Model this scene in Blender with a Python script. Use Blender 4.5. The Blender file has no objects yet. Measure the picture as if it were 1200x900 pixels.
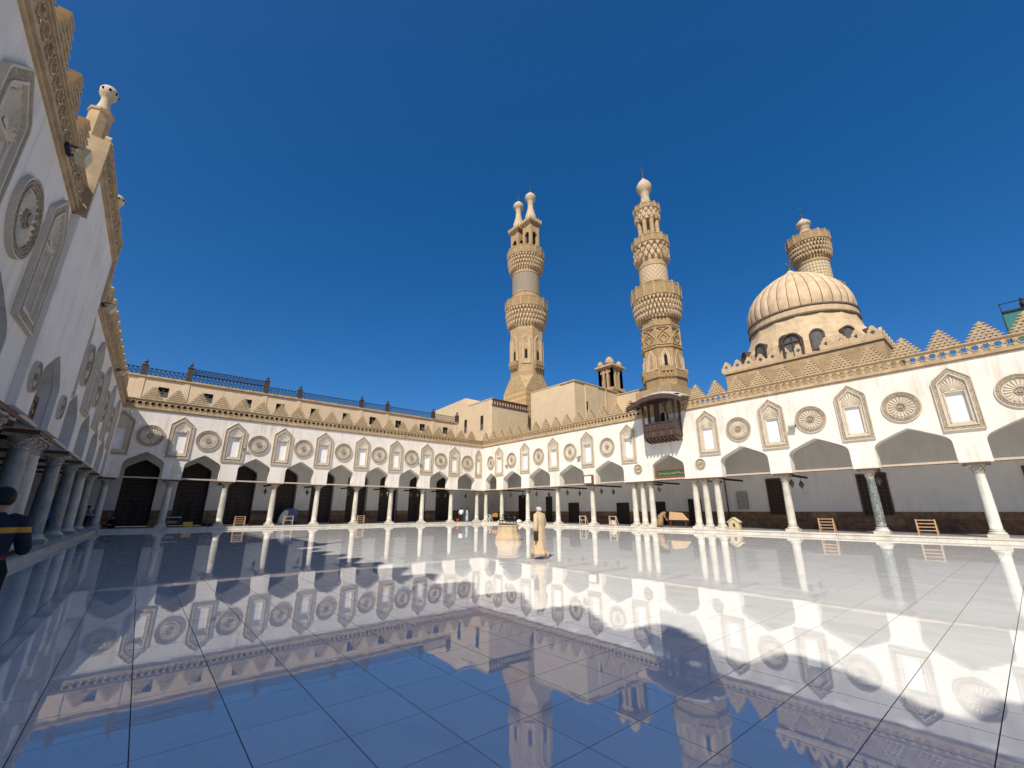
import bpy, math, random
from mathutils import Vector, Matrix
random.seed(7)
R = math.radians
sc = bpy.context.scene
COL = sc.collection
# ------------------------------------------------------------------ camera
cam_d = bpy.data.cameras.new('camera'); cam = bpy.data.objects.new('camera', cam_d); COL.objects.link(cam)
cam_d.sensor_width = 36.0; cam_d.lens = 36.0 * 495.77 / 1200.0
cam_d.clip_start = 0.05; cam_d.clip_end = 3000
YAW, PIT = 0.7003, 0.2911
cam.location = (0, 0, 1.6)
_F = Vector((math.sin(YAW) * math.cos(PIT), math.cos(YAW) * math.cos(PIT), math.sin(PIT)))
cam.rotation_euler = _F.to_track_quat('-Z', 'Y').to_euler()
sc.camera = cam
# ------------------------------------------------------------------ sky, sun, exposure
SUN = Vector((-0.79, -0.50, 1.0)).normalized()
w = bpy.data.worlds.new('World'); sc.world = w; w.use_nodes = True
nt = w.node_tree; bg = nt.nodes['Background']
sky = nt.nodes.new('ShaderNodeTexSky'); sky.sky_type = 'NISHITA'; sky.sun_disc = False
sky.sun_elevation = math.asin(SUN.z); sky.sun_rotation = math.atan2(SUN.x, SUN.y)
sky.altitude = 0; sky.air_density = 0.64; sky.dust_density = 1.05; sky.ozone_density = 4.15
hsv = nt.nodes.new('ShaderNodeHueSaturation'); hsv.inputs['Saturation'].default_value = 1.53; hsv.inputs['Hue'].default_value = .5055
gam = nt.nodes.new('ShaderNodeGamma'); gam.inputs[1].default_value = 0.75
nt.links.new(sky.outputs[0], gam.inputs[0]); nt.links.new(gam.outputs[0], hsv.inputs['Color']); nt.links.new(hsv.outputs[0], bg.inputs[0])
bg.inputs[1].default_value = 0.13
sd = bpy.data.lights.new('sun', 'SUN'); sd.energy = 3.6; sd.angle = R(0.53); sd.color = (1.0, 0.92, 0.80)
so = bpy.data.objects.new('sun', sd); COL.objects.link(so); so.location = (-60, -40, 90)
so.rotation_euler = SUN.to_track_quat('Z', 'Y').to_euler()
sc.render.engine = 'CYCLES'
vs = sc.view_settings; vs.view_transform = 'Standard'; vs.look = 'None'; vs.exposure = 0.55; vs.gamma = 1.0
vs.use_curve_mapping = False
sc.cycles.max_bounces = 9; sc.cycles.diffuse_bounces = 7; sc.cycles.glossy_bounces = 4

# ------------------------------------------------------------------ materials
MAT = {}
def _nodes(name):
    m = bpy.data.materials.new(name); m.use_nodes = True; MAT[name] = m
    n = m.node_tree.nodes; l = m.node_tree.links
    return m, n, l, n['Principled BSDF']
def mix(n, l, fac, a, b):
    x = n.new('ShaderNodeMix'); x.data_type = 'RGBA'
    for s, v in ((0, fac), (6, a), (7, b)):
        if hasattr(v, 'is_linked') or hasattr(v, 'node'): l.new(v, x.inputs[s])
        elif s == 0: x.inputs[0].default_value = v
        else: x.inputs[s].default_value = (*v, 1) if len(v) == 3 else v
    return x.outputs[2]
def mth(n, l, op, a, b=None, c=None):
    x = n.new('ShaderNodeMath'); x.operation = op
    for i, v in enumerate((a, b, c)):
        if v is None: continue
        if hasattr(v, 'node'): l.new(v, x.inputs[i])
        else: x.inputs[i].default_value = v
    return x.outputs[0]
def noise(n, l, vec, scale, detail=4, rough=.55):
    x = n.new('ShaderNodeTexNoise'); x.inputs['Scale'].default_value = scale
    x.inputs['Detail'].default_value = detail; x.inputs['Roughness'].default_value = rough
    if vec is not None: l.new(vec, x.inputs['Vector'])
    return x.outputs[0]
def ramp(n, l, fac, a, b):
    x = n.new('ShaderNodeMapRange'); l.new(fac, x.inputs[0])
    x.inputs[1].default_value = a; x.inputs[2].default_value = b
    return x.outputs[0]
def world_vec(n, l, scale=(1, 1, 1)):
    g = n.new('ShaderNodeNewGeometry'); mp = n.new('ShaderNodeMapping'); mp.inputs['Scale'].default_value = scale
    l.new(g.outputs['Position'], mp.inputs[0]); return mp.outputs[0]
def obj_vec(n, l, scale=(1, 1, 1)):
    g = n.new('ShaderNodeTexCoord'); mp = n.new('ShaderNodeMapping'); mp.inputs['Scale'].default_value = scale
    l.new(g.outputs['Object'], mp.inputs[0]); return mp.outputs[0]
def bump(n, l, p, h, strength, dist):
    b = n.new('ShaderNodeBump'); b.inputs['Strength'].default_value = strength; b.inputs['Distance'].default_value = dist
    l.new(h, b.inputs['Height']); l.new(b.outputs[0], p.inputs['Normal'])
def setc(n, l, p, col):
    if hasattr(col, 'node'): l.new(col, p.inputs['Base Color'])
    else: p.inputs['Base Color'].default_value = (*col, 1)

def m_plain(name, col, rough=.7, metal=0, var=.12, scale=6, bmp=.15, bd=.01, spec=.3, soot=0):
    m, n, l, p = _nodes(name)
    v = world_vec(n, l)
    f = noise(n, l, v, scale)
    d = tuple(c * (1 - var * 1.6) for c in col); u = tuple(min(1, c * (1 + var)) for c in col)
    cc = mix(n, l, ramp(n, l, f, .3, .7), d, u)
    if soot: cc = mix(n, l, mth(n, l, 'MULTIPLY', ramp(n, l, noise(n, l, world_vec(n, l, (1.2, 1.2, .35)), .8, 6, .7), .45, .72), soot), cc, tuple(c * .5 for c in col))
    setc(n, l, p, cc)
    p.inputs['Roughness'].default_value = rough; p.inputs['Metallic'].default_value = metal
    p.inputs['Specular IOR Level'].default_value = spec
    if bmp: bump(n, l, p, noise(n, l, v, scale * 5), bmp, bd)
    return m
def m_plaster(name, col, stain=(.55, .5, .42), amt=.35):
    m, n, l, p = _nodes(name)
    v = world_vec(n, l); vs_ = world_vec(n, l, (2.2, 2.2, .16))
    base = mix(n, l, ramp(n, l, noise(n, l, v, .9, 5), .35, .7), tuple(c * .90 for c in col), col)
    st = ramp(n, l, noise(n, l, vs_, 1.4, 6, .65), .48, .72)
    blot = ramp(n, l, noise(n, l, v, .4, 4), .36, .6)
    f = mth(n, l, 'MULTIPLY', mth(n, l, 'MULTIPLY', st, blot), amt)
    c2 = mix(n, l, f, base, stain)
    fine = ramp(n, l, noise(n, l, v, 14, 4), .6, .85)
    setc(n, l, p, mix(n, l, mth(n, l, 'MULTIPLY', fine, .22), c2, stain))
    p.inputs['Roughness'].default_value = .85; p.inputs['Specular IOR Level'].default_value = .2
    h = mth(n, l, 'ADD', noise(n, l, v, 2.2, 3), mth(n, l, 'MULTIPLY', noise(n, l, v, 25, 3), .2))
    bump(n, l, p, h, .35, .02)
    return m
def m_carved(name, col, scale=9, depth=.05, dark=.72, strength=.9):
    m, n, l, p = _nodes(name)
    v = world_vec(n, l)
    vo = n.new('ShaderNodeTexVoronoi'); vo.feature = 'DISTANCE_TO_EDGE'; vo.inputs['Scale'].default_value = scale
    nv = n.new('ShaderNodeTexNoise'); nv.inputs['Scale'].default_value = scale * .5; l.new(v, nv.inputs['Vector'])
    va = n.new('ShaderNodeVectorMath'); va.operation = 'MULTIPLY_ADD'
    l.new(nv.outputs[1], va.inputs[0]); va.inputs[1].default_value = (.25,) * 3; l.new(v, va.inputs[2])
    l.new(va.outputs[0], vo.inputs['Vector'])
    cut = ramp(n, l, vo.outputs[0], .02, .16)
    f = noise(n, l, v, 3.0, 5)
    a = mix(n, l, ramp(n, l, f, .3, .72), tuple(c * dark for c in col), col)
    dirt = mth(n, l, 'MULTIPLY', ramp(n, l, noise(n, l, v, 1.1, 5, .7), .5, .8), .45)
    oi = n.new('ShaderNodeObjectInfo'); a = mix(n, l, mth(n, l, 'MULTIPLY', oi.outputs['Random'], .30), a, tuple(c * .62 for c in col))
    setc(n, l, p, mix(n, l, dirt, a, tuple(c * .50 for c in col)))
    p.inputs['Roughness'].default_value = .9; p.inputs['Specular IOR Level'].default_value = .15
    h = mth(n, l, 'ADD', cut, mth(n, l, 'MULTIPLY', noise(n, l, v, 40, 2), .25))
    bump(n, l, p, h, strength, depth)
    return m
def m_courses(name, c1, c2, mortar, h=.45, bw=.9, stripe=True):
    m, n, l, p = _nodes(name)
    g = n.new('ShaderNodeNewGeometry'); sx = n.new('ShaderNodeSeparateXYZ'); l.new(g.outputs['Position'], sx.inputs[0])
    u = mth(n, l, 'ADD', sx.outputs[0], sx.outputs[1])
    cb = n.new('ShaderNodeCombineXYZ'); l.new(u, cb.inputs[0]); l.new(sx.outputs[2], cb.inputs[1])
    b = n.new('ShaderNodeTexBrick'); l.new(cb.outputs[0], b.inputs['Vector'])
    b.inputs['Scale'].default_value = 1; b.inputs['Mortar Size'].default_value = .016
    b.inputs['Brick Width'].default_value = bw; b.inputs['Row Height'].default_value = h
    b.inputs['Color1'].default_value = (*c1, 1); b.inputs['Color2'].default_value = (*(x * .86 for x in c1), 1)
    b.inputs['Mortar'].default_value = (*mortar, 1)
    col = b.outputs[0]
    if stripe:
        fr = mth(n, l, 'FRACT', mth(n, l, 'DIVIDE', sx.outputs[2], h * 2))
        col = mix(n, l, mth(n, l, 'MULTIPLY', mth(n, l, 'GREATER_THAN', fr, .5), .75), col, c2)
    f = noise(n, l, g.outputs['Position'], 1.3, 6, .65)
    col = mix(n, l, mth(n, l, 'MULTIPLY', ramp(n, l, f, .42, .7), .6), col, tuple(x * .55 for x in c1))
    setc(n, l, p, col); p.inputs['Roughness'].default_value = .9; p.inputs['Specular IOR Level'].default_value = .15
    hh = mth(n, l, 'ADD', mth(n, l, 'MULTIPLY', b.outputs[1], -1.0), mth(n, l, 'MULTIPLY', noise(n, l, g.outputs['Position'], 9), .6))
    bump(n, l, p, hh, .7, .03)
    return m
def m_cyl(name, ca, cb_, n_around, vscale, kind='diamond'):
    m, n, l, p = _nodes(name)
    g = n.new('ShaderNodeTexCoord'); sx = n.new('ShaderNodeSeparateXYZ'); l.new(g.outputs['Object'], sx.inputs[0])
    u = mth(n, l, 'MULTIPLY', mth(n, l, 'ARCTAN2', sx.outputs[1], sx.outputs[0]), n_around / (2 * math.pi))
    v = mth(n, l, 'MULTIPLY', sx.outputs[2], vscale)
    if kind == 'zigzag':
        tri = mth(n, l, 'PINGPONG', u, .5)
        s = mth(n, l, 'FRACT', mth(n, l, 'ADD', v, mth(n, l, 'MULTIPLY', tri, 2.0)))
        f = mth(n, l, 'GREATER_THAN', s, .5)
    else:
        a = mth(n, l, 'FRACT', mth(n, l, 'ADD', u, v)); b = mth(n, l, 'FRACT', mth(n, l, 'SUBTRACT', u, v))
        t = .5 if kind == 'checker' else .34
        x = mth(n, l, 'GREATER_THAN', a, t); y = mth(n, l, 'GREATER_THAN', b, t)
        f = mth(n, l, 'ABSOLUTE', mth(n, l, 'SUBTRACT', x, y)) if kind == 'checker' else mth(n, l, 'MULTIPLY', x, y)
    setc(n, l, p, mix(n, l, f, ca, cb_)); p.inputs['Roughness'].default_value = .8
    bump(n, l, p, f, .8, .05)
    return m
def m_floor(name):
    m, n, l, p = _nodes(name)
    g = n.new('ShaderNodeNewGeometry'); pos = g.outputs['Position']
    mp = n.new('ShaderNodeVectorMath'); mp.operation = 'MULTIPLY_ADD'
    mp.inputs[1].default_value = (1 / .62, 1 / .62, 0); mp.inputs[2].default_value = (-.25 / .62, -4.88 / .62, 0); l.new(pos, mp.inputs[0])
    fl = n.new('ShaderNodeVectorMath'); fl.operation = 'FLOOR'; l.new(mp.outputs[0], fl.inputs[0])
    wn = n.new('ShaderNodeTexWhiteNoise'); l.new(fl.outputs[0], wn.inputs['Vector'])
    base = mix(n, l, wn.outputs[0], (.74, .745, .71), (.81, .81, .77))
    vein = noise(n, l, world_vec(n, l, (1, .35, 1)), 2.4, 8, .7)
    col = mix(n, l, mth(n, l, 'MULTIPLY', ramp(n, l, vein, .48, .62), .28), base, (.56, .58, .59))
    dirt = noise(n, l, pos, .5, 6, .7)
    col = mix(n, l, mth(n, l, 'MULTIPLY', ramp(n, l, dirt, .48, .72), .22), col, (.55, .54, .50))
    setc(n, l, p, col)
    p.inputs['IOR'].default_value = 2.0
    rr = noise(n, l, pos, 3.0, 5, .7)
    mr = n.new('ShaderNodeMapRange'); l.new(rr, mr.inputs[0]); mr.inputs[1].default_value = .3; mr.inputs[2].default_value = .75
    mr.inputs[3].default_value = .006; mr.inputs[4].default_value = .035; l.new(mr.outputs[0], p.inputs['Roughness'])
    bump(n, l, p, noise(n, l, pos, 1.6, 3), .07, .008)
    return m
def m_marble(name, c1, c2, rough=.35, scale=2.0, thr=(.4, .62), stretch=.5):
    m, n, l, p = _nodes(name)
    v = world_vec(n, l, (1, 1, stretch))
    oi = n.new('ShaderNodeObjectInfo')
    f = noise(n, l, v, scale, 8, .7)
    base = mix(n, l, ramp(n, l, f, *thr), c1, c2)
    tone = mix(n, l, oi.outputs['Random'], (.86, .86, .84), (1, 1, 1))
    x = n.new('ShaderNodeMix'); x.data_type = 'RGBA'; x.blend_type = 'MULTIPLY'; x.inputs[0].default_value = 1
    l.new(base, x.inputs[6]); l.new(tone, x.inputs[7])
    setc(n, l, p, x.outputs[2]); p.inputs['Roughness'].default_value = rough
    bump(n, l, p, noise(n, l, v, 14), .1, .01)
    return m
def m_wood(name, c1, c2, rough=.6):
    m, n, l, p = _nodes(name)
    v = world_vec(n, l, (3, 3, .6))
    f = noise(n, l, v, 6, 6, .65)
    setc(n, l, p, mix(n, l, ramp(n, l, f, .3, .7), c1, c2)); p.inputs['Roughness'].default_value = rough
    bump(n, l, p, f, .3, .01)
    return m
def m_bands(name, base, bands):
    """cloth with printed horizontal stripes: (z0, z1, colour) in the object's own height"""
    m, n, l, p = _nodes(name)
    g = n.new('ShaderNodeTexCoord'); sx = n.new('ShaderNodeSeparateXYZ'); l.new(g.outputs['Object'], sx.inputs[0])
    col = None
    for z0, z1, c in bands:
        f = mth(n, l, 'MULTIPLY', mth(n, l, 'GREATER_THAN', sx.outputs[2], z0), mth(n, l, 'LESS_THAN', sx.outputs[2], z1))
        col = mix(n, l, f, base if col is None else col, c)
    setc(n, l, p, col); p.inputs['Roughness'].default_value = .9
    bump(n, l, p, noise(n, l, g.outputs['Object'], 9, 3), .5, .03)
    return m
def m_spots(name, c1, c2, scale):
    m, n, l, p = _nodes(name)
    vo = n.new('ShaderNodeTexVoronoi'); vo.inputs['Scale'].default_value = scale
    l.new(obj_vec(n, l), vo.inputs['Vector'])
    setc(n, l, p, mix(n, l, ramp(n, l, vo.outputs[0], .3, .42), c2, c1)); p.inputs['Roughness'].default_value = .9
    return m
m_plaster('plaster', (.81, .75, .66), (.54, .46, .35), .95)
m_plaster('plaster_inner', (.84, .815, .77), amt=.35)
m_plaster('plaster_panel', (.86, .84, .79), amt=.15)
STONE = (.47, .33, .18)
m_carved('carved', (.56, .455, .325), 9, .045, .72, .8)
m_carved('carved_pale', (.70, .61, .475), 14, .02, .85, .28)
m_carved('crest', (.57, .425, .25), 6, .02, .8, .5)
m_carved('minaret_carved', (.47, .325, .17), 6.5, .05, .74, .6)
m_plain('stone', STONE, .9, soot=.5, var=.14, scale=2.5, bmp=.4, bd=.02)
m_plain('stone_pale', (.56, .42, .26), .9, soot=.5, var=.1, scale=1.8, bmp=.35, bd=.02)
m_plain('stone_hole_shade', (.20, .145, .09), .95, var=.5, scale=1.3, bmp=.4)  # dark tone stands in for the shade behind the frieze holes
m_plain('stone_mould', (.50, .365, .215), .9, soot=.5, var=.15, scale=2.5, bmp=.4, bd=.02)
m_plain('bulb', (.55, .44, .295), .85, soot=.5, var=.12, scale=3, bmp=.2)
m_courses('ablaq', (.49, .325, .16), (.56, .41, .23), (.28, .19, .11), .46, 1.0)
m_courses('ashlar', (.48, .34, .19), (.5, .4, .3), (.36, .28, .18), .42, .95, False)
m_plaster('limewash', (.64, .50, .32), (.46, .36, .24), .6)
m_plaster('cream_wall', (.74, .57, .37), (.46, .35, .23), .5)
m_plain('dado', (.25, .145, .08), .55, var=.3, scale=3, bmp=.25)
m_plain('dado2', (.31, .19, .11), .5, var=.3, scale=3, bmp=.25)
m_plain('dado3', (.19, .11, .065), .55, var=.3, scale=3, bmp=.25)
m_floor('marble_floor')
m_plain('grout', (.05, .05, .05), .8, var=.2)
m_marble('kerb_marble', (.54, .49, .40), (.70, .66, .585), .3, 1.4, (.35, .6), 1)
m_marble('column_white', (.42, .375, .295), (.64, .60, .51), .35, 1.6, (.3, .55))
m_marble('column_grey', (.20, .19, .16), (.42, .40, .345), .35, 3.0, (.35, .65))
m_marble('column_granite', (.07, .085, .08), (.32, .34, .31), .4, 9.0, (.38, .62), 1)
m_marble('column_green', (.30, .38, .28), (.68, .68, .58), .35, 1.5, (.38, .6), .12)
m_marble('plinth_stone', (.34, .33, .29), (.5, .48, .42), .5, 2.0, (.3, .6), 1)
m_carved('capital', (.66, .60, .49), 12, .04, .75, .8)
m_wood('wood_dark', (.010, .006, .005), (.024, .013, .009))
m_wood('wood_brown', (.07, .032, .018), (.15, .075, .042))
m_wood('wood_balcony', (.035, .020, .014), (.10, .058, .038))
m_wood('wood_screen', (.035, .017, .012), (.07, .034, .022))
m_wood('wood_tie', (.42, .33, .24), (.58, .49, .39))
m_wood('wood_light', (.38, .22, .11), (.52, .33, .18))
m_wood('wood_red', (.16, .05, .025), (.25, .085, .045))
m_wood('wood_grey', (.16, .13, .115), (.30, .26, .23), .8)
m_plain('roof_felt', (.44, .42, .40), .8, var=.15, scale=5)
m_plain('iron', (.035, .033, .035), .5, .6, var=.2)
m_plain('iron_brown', (.085, .058, .045), .6, .3, var=.2)
m_plain('brass', (.22, .19, .13), .35, .8, var=.2)
m_plain('copper_green', (.16, .17, .15), .45, .6, var=.3)
m_plain('void', (.012, .011, .011), .9, var=0, bmp=0)
m_plain('shutter', (.10, .10, .09), .6, var=.2)
m_plain('lead', (.16, .12, .085), .7, var=.2)
m_plain('dome_skin', (.62, .46, .29), .85, soot=.5, var=.13, scale=1.6, bmp=.3, bd=.02)
m_plain('ground', (.35, .29, .21), .95, var=.2, scale=.3)
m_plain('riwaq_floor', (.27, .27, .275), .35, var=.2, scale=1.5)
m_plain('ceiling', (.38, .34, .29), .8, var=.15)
m_plain('lamp_box', (.62, .53, .32), .5, var=.08)
m_plain('cabinet', (.36, .36, .29), .5, var=.08)
m_plain('paint_white', (.72, .72, .70), .5, var=.05)
m_plain('paint_green', (.03, .10, .05), .5, var=.1)
m_plain('gold', (.45, .36, .14), .45, .3, var=.1)
m_plain('yellow', (.75, .50, .08), .5, var=.05)
m_plain('red', (.55, .05, .03), .5, var=.05)
m_plain('orange', (.42, .17, .03), .6, var=.1)
m_plain('teal_glass', (.07, .22, .20), .15, var=.1, bmp=0)
m_plain('blue_tarp', (.13, .20, .36), .35, var=.25, scale=3)
m_plain('skin', (.38, .21, .14), .55, var=.06, bmp=.05)
m_plain('skin_pale', (.52, .31, .23), .5, var=.06, bmp=.05)
m_plain('hair_dark', (.012, .010, .009), .6, var=.2, scale=40)
m_plain('hair_white', (.55, .50, .46), .8, var=.1, scale=40)
m_plain('robe_tan', (.56, .42, .25), .9, var=.1, scale=5, bmp=.4, bd=.02)
m_plain('cloth_black', (.012, .012, .014), .9, var=.2, scale=8, bmp=.4, bd=.02)
m_plain('cloth_lavender', (.34, .27, .38), .9, var=.1, scale=8, bmp=.4, bd=.02)
m_plain('cloth_blue', (.04, .12, .36), .9, var=.1, scale=8, bmp=.4, bd=.02)
m_plain('cloth_white', (.70, .68, .66), .9, var=.08, scale=8, bmp=.4, bd=.02)
m_plain('cloth_greyblue', (.40, .46, .50), .9, var=.1, scale=8, bmp=.4, bd=.02)
m_plain('cloth_grey', (.12, .12, .12), .9, var=.1, scale=8, bmp=.4, bd=.02)
m_plain('leather', (.045, .028, .022), .5, var=.4, scale=14)
m_spots('leopard', (.34, .20, .09), (.03, .018, .012), 14)
m_bands('polo', (.012, .014, .024), [(1.29, 1.345, (.62, .30, .035)), (1.03, 1.07, (.16, .02, .025)), (.895, .935, (.55, .27, .035))])
m_cyl('tile_lattice', (.40, .31, .20), (.13, .14, .13), 34, 2.1, 'lattice')
m_cyl('zigzag', (.60, .47, .30), (.40, .29, .17), 20, 1.7, 'zigzag')
m_cyl('checker', (.62, .50, .33), (.36, .26, .15), 16, 1.25, 'checker')

# ------------------------------------------------------------------ mesh builder
class MB:
    def __init__(s): s.v = []; s.f = []
    def add(s, vs_, fs):
        b = len(s.v); s.v += [tuple(p) for p in vs_]; s.f += [tuple(i + b for i in f) for f in fs]; return s
    def quad(s, *p): return s.add(p, [tuple(range(len(p)))])
    def box(s, x0, x1, y0, y1, z0, z1):
        return s.add([(x0, y0, z0), (x1, y0, z0), (x1, y1, z0), (x0, y1, z0), (x0, y0, z1), (x1, y0, z1), (x1, y1, z1), (x0, y1, z1)],
                     [(0, 3, 2, 1), (4, 5, 6, 7), (0, 1, 5, 4), (1, 2, 6, 5), (2, 3, 7, 6), (3, 0, 4, 7)])
    def prism(s, poly, y0, y1):
        """polygon in (x, z), extruded along y"""
        n = len(poly)
        return s.add([(x, y0, z) for x, z in poly] + [(x, y1, z) for x, z in poly],
                     [tuple(range(n)), tuple(range(2 * n - 1, n - 1, -1))] + [(i, i + n, (i + 1) % n + n, (i + 1) % n) for i in range(n)])
    def ring(s, po, pi, y0, y1):
        """band between two (x, z) loops of equal count: front at y0, sides back to y1"""
        n = len(po); vs_ = [(x, y0, z) for x, z in po] + [(x, y0, z) for x, z in pi] + [(x, y1, z) for x, z in po] + [(x, y1, z) for x, z in pi]
        fs = []
        for i in range(n):
            j = (i + 1) % n
            fs += [(i, j, n + j, n + i), (2 * n + i, 2 * n + j, j, i), (n + i, n + j, 3 * n + j, 3 * n + i), (3 * n + i, 3 * n + j, 2 * n + j, 2 * n + i)]
        return s.add(vs_, fs)
    def lathe(s, prof, n=16, c=(0, 0), rot=0, cap=True):
        b = []
        for r, z in prof:
            for k in range(n):
                a = rot + 2 * math.pi * k / n; b.append((c[0] + r * math.cos(a), c[1] + r * math.sin(a), z))
        fs = []
        for i in range(len(prof) - 1):
            for k in range(n):
                k2 = (k + 1) % n; fs.append((i * n + k, i * n + k2, (i + 1) * n + k2, (i + 1) * n + k))
        if cap:
            fs.append(tuple(range(n - 1, -1, -1))); m = (len(prof) - 1) * n; fs.append(tuple(range(m, m + n)))
        return s.add(b, fs)
    def tube(s, pts, r, n=6):
        pts = [Vector(p) for p in pts]; rs = r if isinstance(r, (list, tuple)) else [r] * len(pts); vs_ = []
        a = None
        for i, p in enumerate(pts):
            d = (pts[min(i + 1, len(pts) - 1)] - pts[max(i - 1, 0)]).normalized()
            if a is None: a = d.cross(Vector((0, 0, 1)) if abs(d.z) < .95 else Vector((1, 0, 0))).normalized()
            else: a = (a - d * a.dot(d)).normalized()
            b = d.cross(a)
            for k in range(n):
                t = 2 * math.pi * k / n; vs_.append(p + (a * math.cos(t) + b * math.sin(t)) * rs[i])
        fs = []
        for i in range(len(pts) - 1):
            for k in range(n):
                k2 = (k + 1) % n; fs.append((i * n + k, i * n + k2, (i + 1) * n + k2, (i + 1) * n + k))
        fs += [tuple(range(n - 1, -1, -1)), tuple(range((len(pts) - 1) * n, len(pts) * n))]
        return s.add(vs_, fs)
    def loft(s, rings):
        n = len(rings[0]); vs_ = [p for r in rings for p in r]; fs = []
        for i in range(len(rings) - 1):
            for k in range(n):
                k2 = (k + 1) % n; fs.append((i * n + k, i * n + k2, (i + 1) * n + k2, (i + 1) * n + k))
        fs += [tuple(range(n - 1, -1, -1)), tuple(range((len(rings) - 1) * n, len(rings) * n))]
        return s.add(vs_, fs)
    def ball(s, c, r, n=12, m=8):
        rx, ry, rz = r if isinstance(r, (list, tuple)) else (r, r, r)
        return s.loft([[(c[0] + rx * math.sin(math.pi * (i + .02) / (m + .04)) * math.cos(2 * math.pi * k / n), c[1] + ry * math.sin(math.pi * (i + .02) / (m + .04)) * math.sin(2 * math.pi * k / n),
                         c[2] - rz * math.cos(math.pi * i / m)) for k in range(n)] for i in range(m + 1)])
    def mesh(s, name, mat, smooth=False):
        me = bpy.data.meshes.new(name); me.from_pydata(s.v, [], s.f); me.update()
        me.materials.append(MAT[mat] if isinstance(mat, str) else mat)
        if smooth:
            for p in me.polygons: p.use_smooth = True
        return me
    def build(s, name, mat, parent=None, loc=(0, 0, 0), rot=(0, 0, 0), smooth=False):
        return inst(name, s.mesh(name, mat, smooth), parent, loc, rot)
def inst(name, me, parent=None, loc=(0, 0, 0), rot=(0, 0, 0), scale=None):
    o = bpy.data.objects.new(name, me); COL.objects.link(o); o.parent = parent
    o.location = loc; o.rotation_euler = rot
    if scale: o.scale = scale
    return o
def tag(o, label, cat, group=None):
    o['label'] = label; o['category'] = cat
    if group: o['group'] = group
    return o
def empty(name, loc=(0, 0, 0), rz=0, label=None, cat=None, group=None):
    o = bpy.data.objects.new(name, None); COL.objects.link(o); o.location = loc; o.rotation_euler = (0, 0, rz)
    o.empty_display_size = .3
    if label: tag(o, label, cat, group)
    return o
def struct(o): o['kind'] = 'structure'; return o
ORD = ['first', 'second', 'third', 'fourth', 'fifth', 'sixth', 'seventh', 'eighth', 'ninth', 'tenth', 'eleventh', 'twelfth', 'thirteenth', 'fourteenth', 'fifteenth', 'sixteenth']

# ------------------------------------------------------------------ layout numbers (metres)
ZK = .228                     # arcade floor / kerb top
ZP = 4.19                     # underside of the piers
ZB = 6.47                     # split between arcade zone and niche zone
ZT = 9.97                     # top of the white wall
CX, BY = 34.935, 47.655       # wall faces of the right and the back arcade
COLS_B = [1.568 + 4.097 * i for i in range(-1, 9)]
YC = [43.943, 38.984, 34.017, 29.058, 24.013, 23.09, 22.207, 18.041, 17.167, 16.202, 11.254, 6.38, 1.584, -3.35]
SLANT = .0133
def ax(y): return -3.35 + SLANT * y      # face of the left arcade

# ------------------------------------------------------------------ ground and courtyard floor
g = MB(); g.quad((-900, -900, -.35), (900, -900, -.35), (900, 900, -.35), (-900, 900, -.35))
struct(g.build('ground', 'ground'))
T0X, T0Y, TS, GAP = .25, 4.88, .62, .008
FX0, FX1, FY0, FY1 = -4.0, 34.6, -9.0, 47.4
fl = MB(); fl.quad((FX0, FY0, -.006), (FX1, FY0, -.006), (FX1, FY1, -.006), (FX0, FY1, -.006))
floor = struct(fl.build('courtyard_floor', 'grout'))
tm = MB(); hs = TS / 2 - GAP / 2
tm.add([(-hs, -hs, 0), (hs, -hs, 0), (hs, hs, 0), (-hs, hs, 0), (-hs, -hs, -.03), (hs, -hs, -.03), (hs, hs, -.03), (-hs, hs, -.03)],
       [(0, 1, 2, 3), (0, 4, 5, 1), (1, 5, 6, 2), (2, 6, 7, 3), (3, 7, 4, 0)])
tile_me = tm.mesh('tile', 'marble_floor')
tiles = []
Rv = Vector((math.cos(YAW), -math.sin(YAW), 0)); Uv = Rv.cross(_F)
for i in range(math.floor((FX0 - T0X) / TS), math.ceil((FX1 - T0X) / TS)):
    for j in range(math.floor((FY0 - T0Y) / TS), math.ceil((FY1 - T0Y) / TS)):
        x = T0X + (i + .5) * TS; y = T0Y + (j + .5) * TS
        p = Vector((x, y, -1.6)); d = p.dot(_F)
        vis = False
        if d > .3:
            a = p.dot(Rv) / d; b = p.dot(Uv) / d; vis = abs(a) < 1.27 and b > -.97
        tiles.append((0 if vis else 1, d, x, y))
tiles.sort()
rt = random.Random(3)
big = MB()
for k, (v, d, x, y) in enumerate(tiles):
    tx, ty = rt.gauss(0, .00045), rt.gauss(0, .00045)
    if k < 300: inst('tile', tile_me, floor, (x, y, 0), (tx, ty, 0))
    else:
        big.add([(x + sx, y + sy, z + sy * tx - sx * ty) for sx, sy, z in tm.v], tm.f)
o = big.build('tile_paving', 'marble_floor', floor); o['kind'] = 'stuff'

# arcade floors and marble kerb steps
def kerb(root, p0, p1, nrm, n):
    """slabs of the marble step along the line p0-p1; nrm points into the arcade"""
    p0 = Vector(p0); p1 = Vector(p1); L = (p1 - p0).length; u = (p1 - p0) / L
    m1 = MB(); s = L / n; m1.box(0.004, s - .004, 0, .62, ZK - .085, ZK); 
    m2 = MB(); m2.box(0.003, s - .003, .035, .6, -.05, ZK - .085)
    a, b = m1.mesh('step_slab', 'kerb_marble'), m2.mesh('step_riser', 'kerb_marble')
    ang = math.atan2(u.y, u.x)
    for k in range(n):
        q = p0 + u * (k * s)
        inst('step_slab', a, root, (q.x, q.y, rt.uniform(-.003, .003)), (0, 0, ang)); inst('step_riser', b, root, (q.x, q.y, 0), (0, 0, ang))
KB = .5
af = MB(); af.box(-9, 41.4, BY - KB + .6, 53.4, -.1, ZK - .004)
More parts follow.
